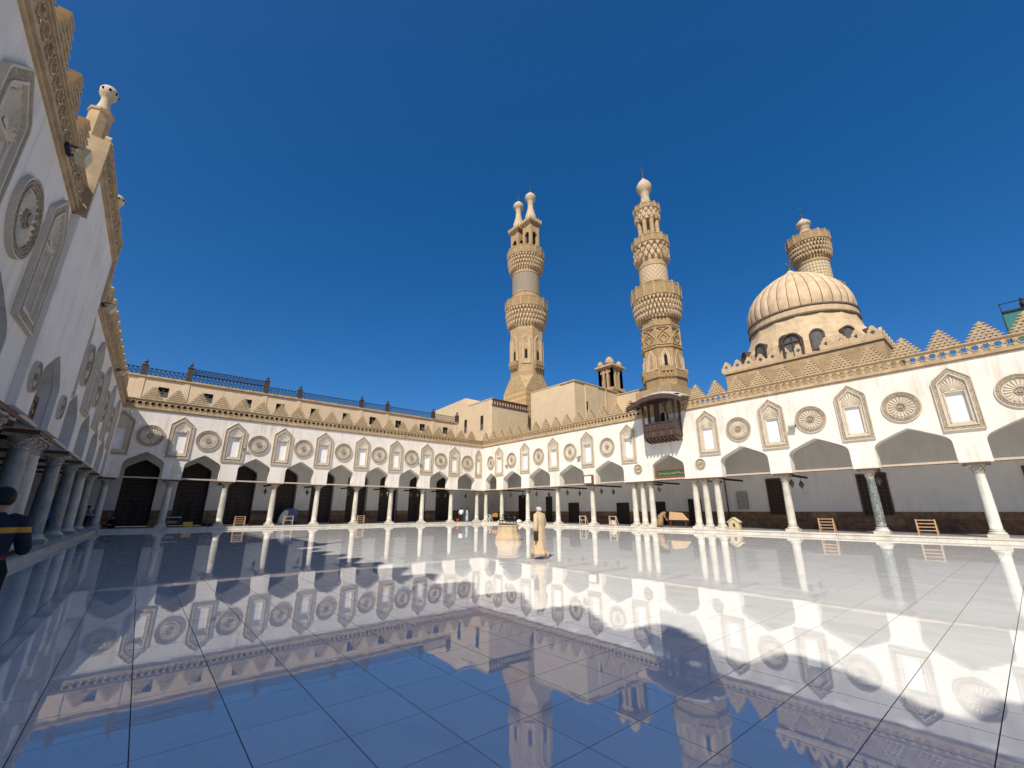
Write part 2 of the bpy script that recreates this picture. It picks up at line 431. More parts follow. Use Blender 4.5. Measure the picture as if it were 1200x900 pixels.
rb = struct(af.build('arcade_floor', 'riwaq_floor')); kerb(rb, (ax(47) + KB, BY - KB, 0), (CX - KB, BY - KB, 0), (0, 1), 26)
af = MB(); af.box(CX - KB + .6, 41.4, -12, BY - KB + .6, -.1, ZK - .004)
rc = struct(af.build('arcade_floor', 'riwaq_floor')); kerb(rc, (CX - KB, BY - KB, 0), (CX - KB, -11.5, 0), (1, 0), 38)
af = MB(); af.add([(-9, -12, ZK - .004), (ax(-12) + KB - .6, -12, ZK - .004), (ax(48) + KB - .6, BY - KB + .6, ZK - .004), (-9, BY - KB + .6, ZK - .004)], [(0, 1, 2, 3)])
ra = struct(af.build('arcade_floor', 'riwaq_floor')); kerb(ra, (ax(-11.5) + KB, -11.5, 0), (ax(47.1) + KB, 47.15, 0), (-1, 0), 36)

# ------------------------------------------------------------------ shared pieces of the facades
def keel(hw, z0, zs, za, n=5):
    """keel-arch loop in (x, z): from lower left round to lower right"""
    half = [(1, 0), (1, .32), (.994, .385), (.978, .445), (.948, .50), (.90, .552), (.835, .60), (.755, .645), (.6, .724), (.45, .797), (.31, .868), (.15, .936)]
    h = za - zs; L = [(-hw, z0)] if z0 < zs else []
    L += [(-hw * a, zs + h * b) for a, b in half] + [(0, za)] + [(hw * a, zs + h * b) for a, b in reversed(half)]
    if z0 < zs: L.append((hw, z0))
    return L
def pent(hw, z0, zs, za, k=.06):
    return [(-hw, z0), (hw, z0), (hw, zs - .12), (hw - k, zs), (0, za), (-hw + k, zs), (-hw, zs - .12)]
# frieze panel: hexagon hole and star hole side by side
def frieze_mesh(w=.88, h=.50):
    mb = MB(); n = 24; cw = w / 2
    for ci, kind in ((-cw / 2, 'hex'), (cw / 2, 'star')):
        po, pi, pr = [], [], []
        for k in range(n):
            a = 2 * math.pi * k / n; c, s = math.cos(a), math.sin(a)
            t = min(cw / 2 / max(abs(c), 1e-6), h / 2 / max(abs(s), 1e-6))
            if k % 6 == 3 and True: t = min(cw / 2 / abs(c), h / 2 / abs(s)) if abs(cw - h) < .02 else math.hypot(cw / 2, h / 2)
            if kind == 'hex':
                am = (a % (math.pi / 3)) - math.pi / 6; r = .145 / math.cos(am)
            else:
                q = (a % (math.pi / 3)) / (math.pi / 3); q = abs(q - .5) * 2; r = .105 + .09 * q
            if k % 6 == 3: c, s = (cw / 2) * (1 if c > 0 else -1) / t, (h / 2) * (1 if s > 0 else -1) / t
            po.append((ci + t * c, t * s)); pi.append((ci + r * math.cos(a), r * math.sin(a)))
            pr.append((ci + (r + .04) * math.cos(a), (r + .04) * math.sin(a)))
        mb.ring(po, pi, -.06, .10); mb.ring(pr, pi, -.10, -.06)
    return mb.mesh('frieze_panel', 'crest')
FRIEZE = frieze_mesh()
# stepped openwork crest
def crest_mesh():
    mb = MB(); nt_ = 6; th = .172
    for k in range(nt_):
        hw = .70 - k * .108; z = k * th; e = .055
        mb.prism([(-hw - .02, z + th - .055), (hw + .02, z + th - .055), (hw + e + .03, z + th - .01), (hw - .02, z + th + .012), (-hw + .02, z + th + .012), (-hw - e - .03, z + th - .01)], -.11, .11)
        nu = 6 - k; p = 2 * hw / nu
        for i in range(nu):
            c = -hw + (i + .5) * p
            if (i + k) % 2: mb.prism([(c - p * .22, z + .012), (c + p * .22, z + .012), (c + p * .45, z + th - .055), (c - p * .45, z + th - .055)], -.09, .09)
            else: mb.prism([(c - p * .45, z + .012), (c + p * .45, z + .012), (c + p * .25, z + th - .055), (c - p * .25, z + th - .055)], -.085, .085)
    zt_ = nt_ * th + .01
    mb.prism([(-.05, zt_), (.05, zt_), (.10, zt_ + .07), (0, zt_ + .15), (-.10, zt_ + .07)], -.06, .06)
    return mb.mesh('crest', 'crest')
CREST = crest_mesh()
# niche: carved frame with moulding, fluted hood and white panel (origin on the wall face, z = 0 at ground)
def niche_meshes(plain=False):
    fr = MB(); fr.ring(pent(.85, 6.03, 9.02, 9.69), pent(.60, 6.27, 8.84, 9.32), -.09, .0)
    mo = MB(); mo.ring(pent(.615, 6.255, 8.85, 9.345), pent(.52, 6.36, 8.78, 9.20), -.035, -.001); mo.ring(pent(.875, 6.0, 9.03, 9.72), pent(.83, 6.05, 9.0, 9.66), -.125, -.002); mo.ring(pent(.645, 6.225, 8.875, 9.39), pent(.592, 6.278, 8.835, 9.305), -.125, -.002)
    jb = MB()
    jb.box(-.53, -.40, -.015, .30, 6.33, 8.24); jb.box(.40, .53, -.015, .30, 6.33, 8.24); jb.box(-.40, .40, -.02, .30, 6.33, 6.475); jb.box(-.40, .40, -.03, .30, 8.215, 8.30)
    for s in (-1, 1):   # slim colonnettes beside the panel
        jb.lathe([(.045, 6.48), (.035, 6.55), (.035, 8.1), (.055, 8.2)], 8, (s * .455, -.03))
    ho = MB(); N = 13; cx, cz = 0, 8.30
    def edge(a):
        x, z = math.cos(a), math.sin(a); t = 1e9
        poly = pent(.52, 6.36, 8.78, 9.20)
        for i in range(len(poly)):
            (x0, z0), (x1, z1) = poly[i], poly[(i + 1) % len(poly)]
            dx, dz = x1 - x0, z1 - z0; det = x * dz - z * dx
            if abs(det) < 1e-9: continue
            tt = ((x0 - cx) * dz - (z0 - cz) * dx) / det; uu = ((x0 - cx) * z - (z0 - cz) * x) / det
            if tt > 0 and -1e-6 <= uu <= 1 + 1e-6: t = min(t, tt)
        return t
    if plain:   # nested small arches instead of a shell
        for q in (0, 1, 2):
            w_, t_ = .47 - q * .13, 9.12 - q * .23
            ho.ring(pent(w_, 8.305, 8.72 - q * .10, t_, .10), pent(w_ - .075, 8.31, 8.70 - q * .10, t_ - .11, .08), -.075 + q * .022, -.002)
        ho.prism(pent(.12, 8.31, 8.42, 8.54, .03), -.06, -.002)
    for i in range(0 if plain else N):
        a0, a1 = math.pi * i / N, math.pi * (i + 1) / N; am = (a0 + a1) / 2
        e0, e1, em = edge(a0) * .97, edge(a1) * .97, edge(am) * .94
        P = lambda r, a, y: (cx + r * math.cos(a), y, cz + r * math.sin(a))
        r0 = .14
        ho.add([P(r0, a0, -.005), P(r0, a1, -.005), P(e1, a1, -.005), P(e0, a0, -.005), P(r0, am, -.03), P(em, am, -.10)],
               [(0, 3, 5, 4), (1, 4, 5, 2), (3, 2, 5)])
    if not plain: ho.add([(cx + .15 * math.cos(math.pi * k / 8), -.05, cz + .15 * math.sin(math.pi * k / 8)) for k in range(9)], [tuple(range(9))])
    pa = MB(); pa.box(-.41, .41, .13, .28, 6.46, 8.24)
    return [m.mesh(nm, mt) for m, nm, mt in ((fr, 'niche', 'carved'), (mo, 'moulding', 'carved_pale'), (jb, 'jamb', 'carved_pale'), (ho, 'hood', 'carved_pale'), (pa, 'panel', 'plaster_panel'))]
NICHE = niche_meshes(); NICHE_P = niche_meshes(True)
def roundel_meshes(r=.93, plain=False):
    def circ(q, n=32): return [(q * math.cos(2 * math.pi * k / n), q * math.sin(2 * math.pi * k / n)) for k in range(n)]
    rim = MB(); rim.ring(circ(r), circ(r * .74), -.085, 0); rim.ring(circ(r * .94), circ(r * .90), -.11, -.085); rim.ring(circ(r * .83), circ(r * .79), -.11, -.085)
    mo = MB(); mo.ring(circ(r * .755), circ(r * .675), -.035, -.001); mo.ring(circ(r * 1.03), circ(r * .98), -.11, 0)
    ro = MB(); N = 20
    if plain:
        for q0, q1, y in ((.68, .60, -.02), (.585, .50, -.055), (.44, .38, -.03)): ro.ring(circ(r * q0), circ(r * q1), y, -.001)
        for i in range(18):
            a = 2 * math.pi * i / 18; ro.ball((r * .33 * math.cos(a), -.012, r * .33 * math.sin(a)), (.04, .03, .04), 6, 4)
        N = 0
    for i in range(N):
        a0, a1 = 2 * math.pi * i / N, 2 * math.pi * (i + 1) / N; am = (a0 + a1) / 2
        P = lambda q, a, y: (q * math.cos(a), y, q * math.sin(a))
        ro.add([P(r * .22, a0, -.01), P(r * .22, a1, -.01), P(r * .68, a1, -.005), P(r * .68, a0, -.005), P(r * .22, am, -.05), P(r * .63, am, -.11)], [(0, 3, 5, 4), (1, 4, 5, 2), (3, 2, 5)])
    bo = MB(); bo.ring(circ(r * .25, 16), circ(r * .19, 16), -.10, 0); bo.ring(circ(r * .13, 16), circ(.01, 16), -.12, 0)
    return [m.mesh(nm, mt) for m, nm, mt in ((rim, 'roundel', 'carved'), (mo, 'moulding', 'carved_pale'), (ro, 'rosette', 'carved_pale'), (bo, 'boss', 'carved'))]
ROUND = roundel_meshes(); ROUND_P = roundel_meshes(plain=True)
def put(mesh_list, parent, loc, scale=None):
    rnd = mesh_list[0].name.startswith('roundel'); k_ = rt.uniform(.975, 1.02)
    o = inst(mesh_list[0].name.split('.')[0], mesh_list[0], parent, loc, (0, rt.uniform(0, 6.28) if rnd and not scale else rt.uniform(-.006, .006), 0), scale or ((k_, rt.uniform(.8, 1.1), k_) if rnd else (rt.uniform(.98, 1.01), rt.uniform(.9, 1.1), 1)))
    for m in mesh_list[1:]: inst(m.name.split('.')[0], m, o)
    return o

def wall_mesh(s0, s1, arches, slots, zp=ZP, zb=ZB, zt=ZT, th=.8, spring=4.75, apex=6.44, y0=0.0):
    """wall in local (s, depth, z) with keel-arched openings and recessed slots"""
    mb = MB(); ya, yb = y0, th
    def rect(a, b, z0, z1):
        mb.quad((a, ya, z0), (b, ya, z0), (b, ya, z1), (a, ya, z1)); mb.quad((b, yb, z0), (a, yb, z0), (a, yb, z1), (b, yb, z1))
    cur = s0
    for c, hw in sorted(arches):
        rect(cur, c - hw, zp, zb); mb.quad((cur, yb, zp), (c - hw, yb, zp), (c - hw, ya, zp), (cur, ya, zp))
        L = [(c + x, z) for x, z in keel(hw, zp, spring, apex)]
        for (x0, z0), (x1, z1) in zip(L, L[1:]):
            if x1 > x0 + 1e-6:
                mb.quad((x0, ya, z0), (x1, ya, z1), (x1, ya, zb), (x0, ya, zb)); mb.quad((x1, yb, z1), (x0, yb, z0), (x0, yb, zb), (x1, yb, zb))
            mb.quad((x0, ya, z0), (x0, yb, z0), (x1, yb, z1), (x1, ya, z1))
        cur = c + hw
    rect(cur, s1, zp, zb); mb.quad((cur, yb, zp), (s1, yb, zp), (s1, ya, zp), (cur, ya, zp))
    cur = s0
    for c, hw, z0, z1 in sorted(slots):
        mb.quad((cur, ya, zb), (c - hw, ya, zb), (c - hw, ya, zt), (cur, ya, zt))
        mb.quad((c - hw, ya, z1), (c + hw, ya, z1), (c + hw, ya, zt), (c - hw, ya, zt))
        if z0 > zb + .001: mb.quad((c - hw, ya, zb), (c + hw, ya, zb), (c + hw, ya, z0), (c - hw, ya, z0))
        d = ya + .32
        mb.quad((c - hw, ya, z0), (c - hw, d, z0), (c - hw, d, z1), (c - hw, ya, z1)); mb.quad((c + hw, d, z0), (c + hw, ya, z0), (c + hw, ya, z1), (c + hw, d, z1))
        mb.quad((c - hw, d, z1), (c + hw, d, z1), (c + hw, ya, z1), (c - hw, ya, z1)); mb.quad((c - hw, ya, z0), (c + hw, ya, z0), (c + hw, d, z0), (c - hw, d, z0))
        mb.quad((c - hw, d, z0), (c + hw, d, z0), (c + hw, d, z1), (c - hw, d, z1))
        cur = c + hw
    mb.quad((cur, ya, zb), (s1, ya, zb), (s1, ya, zt), (cur, ya, zt)); mb.quad((s1, yb, zb), (s0, yb, zb), (s0, yb, zt), (s1, yb, zt))
    mb.quad((s0, ya, zt), (s1, ya, zt), (s1, yb, zt), (s0, yb, zt))
    mb.quad((s0, ya, zp), (s0, ya, zt), (s0, yb, zt), (s0, yb, zp)); mb.quad((s1, ya, zp), (s1, yb, zp), (s1, yb, zt), (s1, ya, zt))
    return mb
def parapet(root, s0, s1, z0=ZT, y=0.0, crest0=None, dcrest=1.695, crests=True, skip=(), back=None):
    """cornice moulding, openwork frieze panels, top rail and crests"""
    segs = []; c = s0
    for a, b in sorted(skip): segs.append((c, a)); c = b
    segs.append((c, s1))
    for a, b in segs:
        m = MB(); m.box(a, b, y - .06, y + .5, z0, z0 + .09); m.box(a, b, y - .13, y + .45, z0 + .09, z0 + .19); m.box(a, b, y - .09, y + .4, z0 + .19, z0 + .30)
        m.build('cornice', 'stone_mould', root)
        m = MB(); m.box(a, b, y - .12, y + .16, z0 + .81, z0 + .87); m.box(a, b, y - .16, y + .2, z0 + .87, z0 + .95)
        m.build('rail', 'stone_mould', root)
        bk0, bk1 = (a, b) if back is None else (max(a, back[0]), min(b, back[1]))
        if bk1 > bk0: m = MB(); m.box(bk0, bk1, y + .28, y + .42, z0 + .30, z0 + .81); m.build('shade_backing', 'stone_hole_shade', root)  # strip added behind the frieze, coloured dark to imitate shade in its holes
        n = max(1, round((b - a) / .88)); wsc = (b - a) / n
        for k in range(n): inst('frieze_panel', FRIEZE, root, (a + (k + .5) * wsc, y - .01, z0 + .555), scale=(wsc / .88 * .999, 1, 1.02))
    if crests:
        k0 = math.ceil((s0 + .6 - crest0) / dcrest)
        s = crest0 + k0 * dcrest
        while s < s1 - .6:
            if not any(a - .5 < s < b + .5 for a, b in skip):
                inst('crest', CREST, root, (s, y + .02, z0 + .95), (rt.uniform(-.012, .012), rt.uniform(-.012, .012), rt.uniform(-.02, .02)), (1, 1, rt.uniform(.95, 1.02)))
            s += dcrest
def ties(root, arches, cols, depth=5.4, th=.8):
    m = MB()
    for c, hw in arches:
        m = MB(); m.box(c - hw - .02, c + hw + .02, .05, .19, ZP + .03, ZP + .15); m.build('tie_beam', 'wood_tie', root)
        m = MB(); m.box(c - hw - .02, c + hw + .02, .60, .74, ZP + .03, ZP + .15); m.build('tie_beam', 'wood_brown', root)
    for s in cols:
        m = MB(); m.box(s - .07, s + .07, th + .01, depth, ZP - .13, ZP + .02); m.build('cross_tie', 'wood_dark', root)
def imposts(root, groups):
    for a, b in groups:
        m = MB(); m.box(a, b, -.04, .84, ZP - .13, ZP - .002); m.build('impost_board', 'wood_brown', root)

# ------------------------------------------------------------------ back arcade (B): local = world shifted
fb = empty('arcade_wall', (0, BY, 0), 0, 'white arcade wall at the back with keel arches below a tall cream upper storey', 'arcade')
ARB = [((a + b) / 2, 1.36) for a, b in zip(COLS_B, COLS_B[1:])]
NB = [c for c in COLS_B[:-1]]
wall_mesh(-9.0, CX + .8, ARB, [(c, .41, ZB, 8.225) for c in NB] + [(34.12, .25, ZB, 8.225)]).build('wall', 'plaster', fb)
for c in NB: put(NICHE_P, fb, (c, 0, 0))
put(NICHE_P, fb, (34.12, 0, 0), (.62, 1, 1))
for c, _ in ARB: put(ROUND_P if c > 2 else ROUND, fb, (c, 0, 7.77))
parapet(fb, ax(47.6) - .1, CX + .3, crest0=-.96)
ties(fb, ARB, COLS_B[:-1]); imposts(fb, [(c - .52, c + .52) for c in COLS_B])
# ------------------------------------------------------------------ right arcade (C): s = -Y
fc = empty('arcade_wall', (CX, 0, 0), -math.pi / 2, 'sunlit white arcade wall on the right with a wooden balcony in its middle', 'arcade')
cs = lambda y: -y
ARC = [(cs(45.80), 1.20)] + [(cs((a + b) / 2), 1.76) for a, b in ((43.943, 38.984), (38.984, 34.017), (34.017, 29.058))] + [(cs(26.50), 1.74), (cs(20.12), 1.52), (cs(13.72), 1.76)] + [(cs((a + b) / 2), 1.76) for a, b in ((11.254, 6.38), (6.38, 1.584), (1.584, -3.35), (-3.35, -8.3))]
NCc = [43.943, 38.984, 34.017, 29.058, 24.013, 16.202, 11.254, 6.38, 1.584, -3.35]
wall_mesh(-BY, 12.0, ARC, [(cs(y), .41, ZB, 8.225) for y in NCc]).build('wall', 'plaster', fc)
for y in NCc: put(NICHE if y < 17 else NICHE_P, fc, (cs(y), 0, 0))
for k, (c, _) in enumerate(ARC):
    if k != 5: put(ROUND if k > 5 else ROUND_P, fc, (c, 0, 7.78), (.82, 1, .95) if k == 0 else None)
for y in (23.1, 17.1): put(ROUND, fc, (cs(y), 0, 5.33), (.46, .8, .46))
parapet(fc, -BY - .3, 12, crest0=-1.47 + .03, skip=[(-21.9, -18.2)], back=(-60, -22))
ties(fc, ARC, [cs(y) for y in YC if y not in (23.09, 17.167)]); imposts(fc, [(cs(y) - .55, cs(y) + .55) for y in YC if not 16 < y < 25] + [(cs(24.6), cs(21.7)), (cs(18.5), cs(15.65)), (cs(47.6), cs(46.95))])
# ------------------------------------------------------------------ left arcade (A): s = Y along the slanted face
fa = empty('arcade_wall', (ax(0), 0, 0), math.pi / 2 - math.atan(SLANT), 'shaded white arcade wall close by on the left with a raised portal block', 'arcade')
SH = -.75
YA = [y + SH for y in YC]
ARA = [(45.0, 1.2)] + [(c + SH, h) for c, h in ((41.46, 1.76), (36.5, 1.76), (31.54, 1.76), (26.50, 1.74), (20.12, 1.52), (13.72, 1.76), (8.82, 1.76), (3.98, 1.76), (-.88, 1.76), (-5.8, 1.76))]
NA = [y + SH for y in (43.943, 38.984, 34.017, 29.058, 24.2, 16.0, 11.254, 6.38, 1.584, -3.35)]
wall_mesh(-12.0, BY + .3, ARA, [(y, .41, ZB, 8.225) for y in NA]).build('wall', 'plaster', fa)
for y in NA: put(NICHE, fa, (y, 0, 0))
for k, (c, _) in enumerate(ARA):
    if k not in (0, 5): put(ROUND, fa, (c, 0, 7.78))
PA0, PA1 = 15.95 + .35, 23.2
parapet(fa, -12, BY - .2, crest0=11.35, skip=[(PA0, PA1)])
ties(fa, ARA, [y for y in YA if abs(y - 22.34) > .3 and abs(y - 16.42) > .3]); imposts(fa, [(y - .55, y + .55) for y in YA if not 15 < y < 24.5] + [(20.95, 23.95), (14.9, 17.75)])
# raised portal block
pm = MB(); PT = 11.75
wm = wall_mesh(PA0, PA1, [(19.37, 1.50)], [], zt=PT, y0=-.18, th=-.004)
wm.build('portal_block', 'plaster', fa)
m = MB(); m.box(PA0 + .01, PA1 - .01, .0, .8, ZT + .31, PT - .01); m.build('portal_core', 'plaster', fa)
for k in range(3):
    c = 17.55 + k * 2.02
    m = MB(); m.ring(pent(.17, 10.72, 11.3, 11.46, .01), pent(.10, 10.78, 11.26, 11.38, .01), -.22, -.17); o = m.build('slit_window', 'plaster', fa)
    m = MB(); m.prism(pent(.11, 10.77, 11.27, 11.39, .01), -.19, -.17); m.build('slit_opening', 'void', o)
parapet(fa, PA0 - .05, PA1 + .05, z0=PT, y=-.18, crests=False)
m = MB()
for k in range(26): # small scalloped cresting
    c = PA0 + .14 + k * .265
    m.prism([(c - .11, PT + .95), (c + .11, PT + .95), (c + .12, PT + 1.13), (c, PT + 1.27), (c - .12, PT + 1.13)], -.26, -.12)
o = m.build('scallop_row', 'crest', fa); o['kind'] = 'stuff'
for sgn, yy in ((-1, PA0), (1, PA1)):
    m = MB(); m.box(yy - .09, yy + .09, -.3, .6, ZT, PT + .95); m.build('corner_moulding', 'stone_mould', fa)
for yy in (17.05, 21.75): put(ROUND, fa, (yy, -.18, 5.15), (.46, .8, .46))
for yy, zb0 in ((PA0 + .42, PT + .92), (PA1 - .3, PT + .72)):   # corner turrets
    m = MB(); m.lathe([(.34, zb0), (.34, zb0 + .12), (.29, zb0 + .16), (.29, zb0 + 1.15), (.33, zb0 + 1.2), (.33, zb0 + 1.28), (.2, zb0 + 1.33)], 8, (yy, .2)); o = m.build('turret', 'stone', fa)
    q = zb0 + 1.3
    m = MB(); m.lathe([(.22, q), (.18, q + .12), (.14, q + .32), (.125, q + .5), (.15, q + .6), (.21, q + .68), (.24, q + .82), (.23, q + .93), (.17, q + 1.02), (.02, q + 1.07)], 16, (yy, .2)); m.build('turret_head', 'bulb', o, smooth=True)
    for k in range(8):
        a = k * math.pi / 4 + .2; m = MB(); m.ball((yy + .225 * math.cos(a), .2 + .225 * math.sin(a), q + .83), (.04, .04, .055), 8, 6); m.build('vent_hole', 'void', o)

# ------------------------------------------------------------------ arcade interiors
def solid(name, b, mat, label, cat):
    m = MB(); m.box(*b); return tag(m.build(name, mat), label, cat)
solid('arcade_roof', (-9, 41.4, BY + .8, 53.6, 7.4, 9.9), 'ceiling', 'plastered ceiling over the back arcade', 'ceiling')
solid('arcade_roof', (CX + .8, 41.4, -12, BY + .78, 7.4, 9.9), 'ceiling', 'plastered ceiling over the right arcade', 'ceiling')
m = MB(); m.add([(x, y, z) for z in (7.4, 9.9) for x, y in ((-9, -12), (ax(-12) - .81, -12), (ax(BY) - .81, BY + .5), (-9, BY + .5))], [(0, 3, 2, 1), (4, 5, 6, 7), (0, 1, 5, 4), (1, 2, 6, 5), (2, 3, 7, 6), (3, 0, 4, 7)])
tag(m.build('arcade_roof', 'ceiling'), 'plastered ceiling over the left arcade', 'ceiling')
# back wall of B: white piers with brown dado, dark wooden screens between
bw = empty('inner_wall', (0, 53.2, 0), 0, 'white piers with brown stone dado and dark wooden screens behind the back arcade', 'wall')
IA = [((a + b) / 2, 1.27) for a, b in zip(COLS_B, COLS_B[1:])]
wall_mesh(-9, 41.4, IA, [], zp=ZK, zb=6.5, zt=7.4, th=.9, spring=4.7, apex=6.25).build('wall', 'plaster_inner', bw)
for c in COLS_B:
    for r_ in range(3):
        mt = ('dado', 'dado2', 'dado3')[(r_ + int(c)) % 3]
        for h in (0, 1):
            m = MB(); x0 = c - .80 + h * .80 + (.12 if r_ % 2 and h else 0); x1 = c + .80 if h else c + (.12 if r_ % 2 else 0)
            m.box(x0 + .004, x1 - .004, -.03, .3, ZK + r_ * .47 + .003, ZK + (r_ + 1) * .47 - .003); m.build('dado_block', mt, bw)
for c, hw in IA:
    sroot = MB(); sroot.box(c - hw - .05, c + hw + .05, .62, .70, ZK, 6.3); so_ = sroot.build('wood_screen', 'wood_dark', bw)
    m = MB(); nx, nz = 5, 8
    for i in range(nx):
        for k in range(nz):
            if i == 2 and k < 5: continue
            x0 = c - hw + .12 + i * (2 * hw - .2) / nx; z0 = ZK + .15 + k * .42
            m.box(x0, x0 + (2 * hw - .2) / nx - .09, .575, .62, z0, z0 + .33)
    m.box(c - hw, c + hw, .54, .62, 3.75, 3.95); m.box(c - hw, c + hw, .54, .62, 3.15 + .9, 4.2)
    m.build('screen_panel', 'wood_screen', so_)
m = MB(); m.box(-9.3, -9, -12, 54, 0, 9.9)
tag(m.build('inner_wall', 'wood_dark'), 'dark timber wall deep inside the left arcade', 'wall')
# back wall of C
cw = empty('inner_wall', (41.0, 0, 0), -math.pi / 2, 'plain white wall with brown stone dado behind the right arcade', 'wall')
m = MB(); m.box(-53.2, 12, 0, .4, ZK - .1, 9.9); m.build('wall', 'plaster_inner', cw)
rr = random.Random(11)
dmesh = {}
for r_ in range(3):
    s = -53.0 + r_ * .5
    while s < 11:
        wdt = rr.choice((1.15, 1.45, 1.7)); mt = rr.choice(('dado', 'dado', 'dado2', 'dado3'))
        if (wdt, mt) not in dmesh:
            q = MB(); q.box(.004, wdt - .004, -.035, .0, .004, .431); dmesh[(wdt, mt)] = q.mesh('dado_block', mt)
        inst('dado_block', dmesh[(wdt, mt)], cw, (s, 0, ZK + r_ * .435))
        s += wdt
def opening(root, s0, s1, z0, z1, kind):
    m = MB(); m.ring([(s0 - .1, z0 - .02), (s1 + .1, z0 - .02), (s1 + .1, z1 + .1), (s0 - .1, z1 + .1)], [(s0, z0), (s1, z0), (s1, z1), (s0, z1)], -.09, .0)
    o = m.build('door' if kind == 'door' else 'window', 'wood_brown' if kind != 'door' else 'wood_dark', root)
    m = MB(); m.box(s0, s1, -.045, -.01, z0, z1); m.build('leaf' if kind == 'door' else 'shutter', 'wood_dark', o)
    m = MB()
    if kind == 'door':
        for i in range(2):
            for k in range(3):
                a = s0 + .08 + i * (s1 - s0 - .08) / 2; m.box(a, a + (s1 - s0) / 2 - .14, -.06, -.045, z0 + .12 + k * (z1 - z0) / 3, z0 + (k + 1) * (z1 - z0) / 3 - .08)
        m.build('door_panel', 'wood_dark', o)
    else:
        for i in range(1, 6): x = s0 + (s1 - s0) * i / 6; m.box(x - .015, x + .015, -.075, -.045, z0, z1)
        for k in range(1, 10): z = z0 + (z1 - z0) * k / 10; m.box(s0, s1, -.07, -.05, z - .015, z + .015)
        m.build('lattice', 'wood_brown', o)
for y0, y1, zt_ in ((40.6, 41.5, 3.3), (36.0, 37.5, 2.45), (28.8, 30.2, 2.35), (20.6, 21.7, 2.6), (24.4, 25.4, 2.4)): opening(cw, -y1, -y0, ZK, zt_, 'door')
for y0, y1 in ((13.2, 14.45), (6.55, 8.15), (-1.6, -.1)): opening(cw, -y1, -y0, 1.32, 4.15, 'window')
# passage end beyond the back corner and its dark doorway
opening(cw, -47.0, -45.0, ZK, 3.6, 'door')

# ------------------------------------------------------------------ columns
def capital_mesh():
    b = MB(); b.lathe([(.20, 0), (.235, .03), (.20, .06), (.205, .2), (.25, .34), (.31, .44)], 16)
    for row, (r0, r1, z0, z1, n, ph) in enumerate(((.20, .285, .05, .22, 8, 0), (.22, .33, .18, .37, 8, .39), (.26, .40, .30, .47, 4, .785))):
        for k in range(n):
            a = ph + 2 * math.pi * k / n; wv = .075 if row < 2 else .06; ca, sa = math.cos(a), math.sin(a)
            P = lambda r, t, z: (r * ca - t * sa, r * sa + t * ca, z)
            b.add([P(r0 - .03, -wv, z0), P(r0 - .03, wv, z0), P(r0 + .02, -wv * 1.1, (z0 + z1) / 2), P(r0 + .02, wv * 1.1, (z0 + z1) / 2), P(r1, -wv * .5, z1), P(r1, wv * .5, z1), P(r1 + .01, 0, z1 - .06), P(r0 - .05, 0, z1)],
                  [(0, 1, 3, 2), (2, 3, 5, 4), (4, 5, 6), (2, 4, 7, 0), (1, 7, 5, 3), (4, 7, 5)])
    ab = MB(); b.add([(x, y, z) for z in (.45, .53) for x, y in ((-.37, -.37), (0, -.31), (.37, -.37), (.31, 0), (.37, .37), (0, .31), (-.37, .37), (-.31, 0))], [tuple(range(7, -1, -1)), tuple(range(8, 16))] + [(i, (i + 1) % 8, (i + 1) % 8 + 8, i + 8) for i in range(8)])
    return b.mesh('capital', 'capital')
CAP = capital_mesh()
ZCT = ZP - .13          # capital top
CS = {}
for nm in ('white', 'grey', 'granite', 'green'):
    m = MB(); H = ZCT - .53 - (ZK + .38)
    m.lathe([(.275, 0), (.262, .06), (.262, .1)] + [(.262 - .045 * (t ** 1.6) + .008 * math.sin(math.pi * t), .1 + t * (H - .16)) for t in [i / 8 for i in range(9)]] + [(.235, H - .03), (.225, H)], 20)
    CS[nm] = m.mesh('shaft', 'column_' + nm, True)
m = MB(); m.lathe([(.37, 0), (.385, .05), (.36, .1), (.30, .12), (.295, .15), (.325, .17), (.32, .205), (.28, .22)], 20); CBASE = m.mesh('base', 'kerb_marble', True)
m = MB(); m.box(-.40, .40, -.40, .40, 0, .165); CPL = m.mesh('plinth', 'kerb_marble')
m = MB(); m.box(-.43, .43, -.43, .43, 0, .165); m.box(-.40, .40, -.40, .40, .165, .19); CPLA = m.mesh('plinth', 'plinth_stone')
def column(x, y, kind, label, group, rz, thin=1.0, plinth=None):
    c = empty('column', (x, y, ZK), rz, label, 'column', group)
    inst('plinth', plinth or CPL, c, (0, 0, 0), scale=(thin, thin, 1)); inst('base', CBASE, c, (0, 0, .162), scale=(thin, thin, 1))
    inst('shaft', CS[kind], c, (0, 0, .38), scale=(thin, thin, 1)); inst('capital', CAP, c, (0, 0, ZCT - .53 - ZK), scale=(thin * 1.03, thin * 1.03, 1))
    return c
for i, x in enumerate(COLS_B):
    if i == 9: lab = 'white marble column standing in the far corner where the back and right arcades meet'
    elif i == 0: lab = 'shaded marble column in the corner of the back arcade beside the left arcade'
    else: lab = '%s white marble column of the back arcade counted from the shaded left corner' % ORD[i]
    column(x, BY + .4, 'white', lab, 'columns of the back arcade', 0, .97)
PLACE = ['next to the far corner', 'second from the far corner', 'third from the far corner', 'fourth from the far corner, next to the triple group',
         'left one of the triple group left of the balcony', 'middle one of the triple group left of the balcony', 'right one of the triple group left of the balcony',
         'left one of the triple group right of the balcony', 'middle one of the triple group right of the balcony', 'right one of the triple group right of the balcony',
         'single column just right of the triple group', None, None, 'beyond the right edge of the view']
column(CX + .4, 47.35, 'white', 'slender white marble column behind the far corner column, opening the right arcade', 'columns of the right arcade', 0, .97)
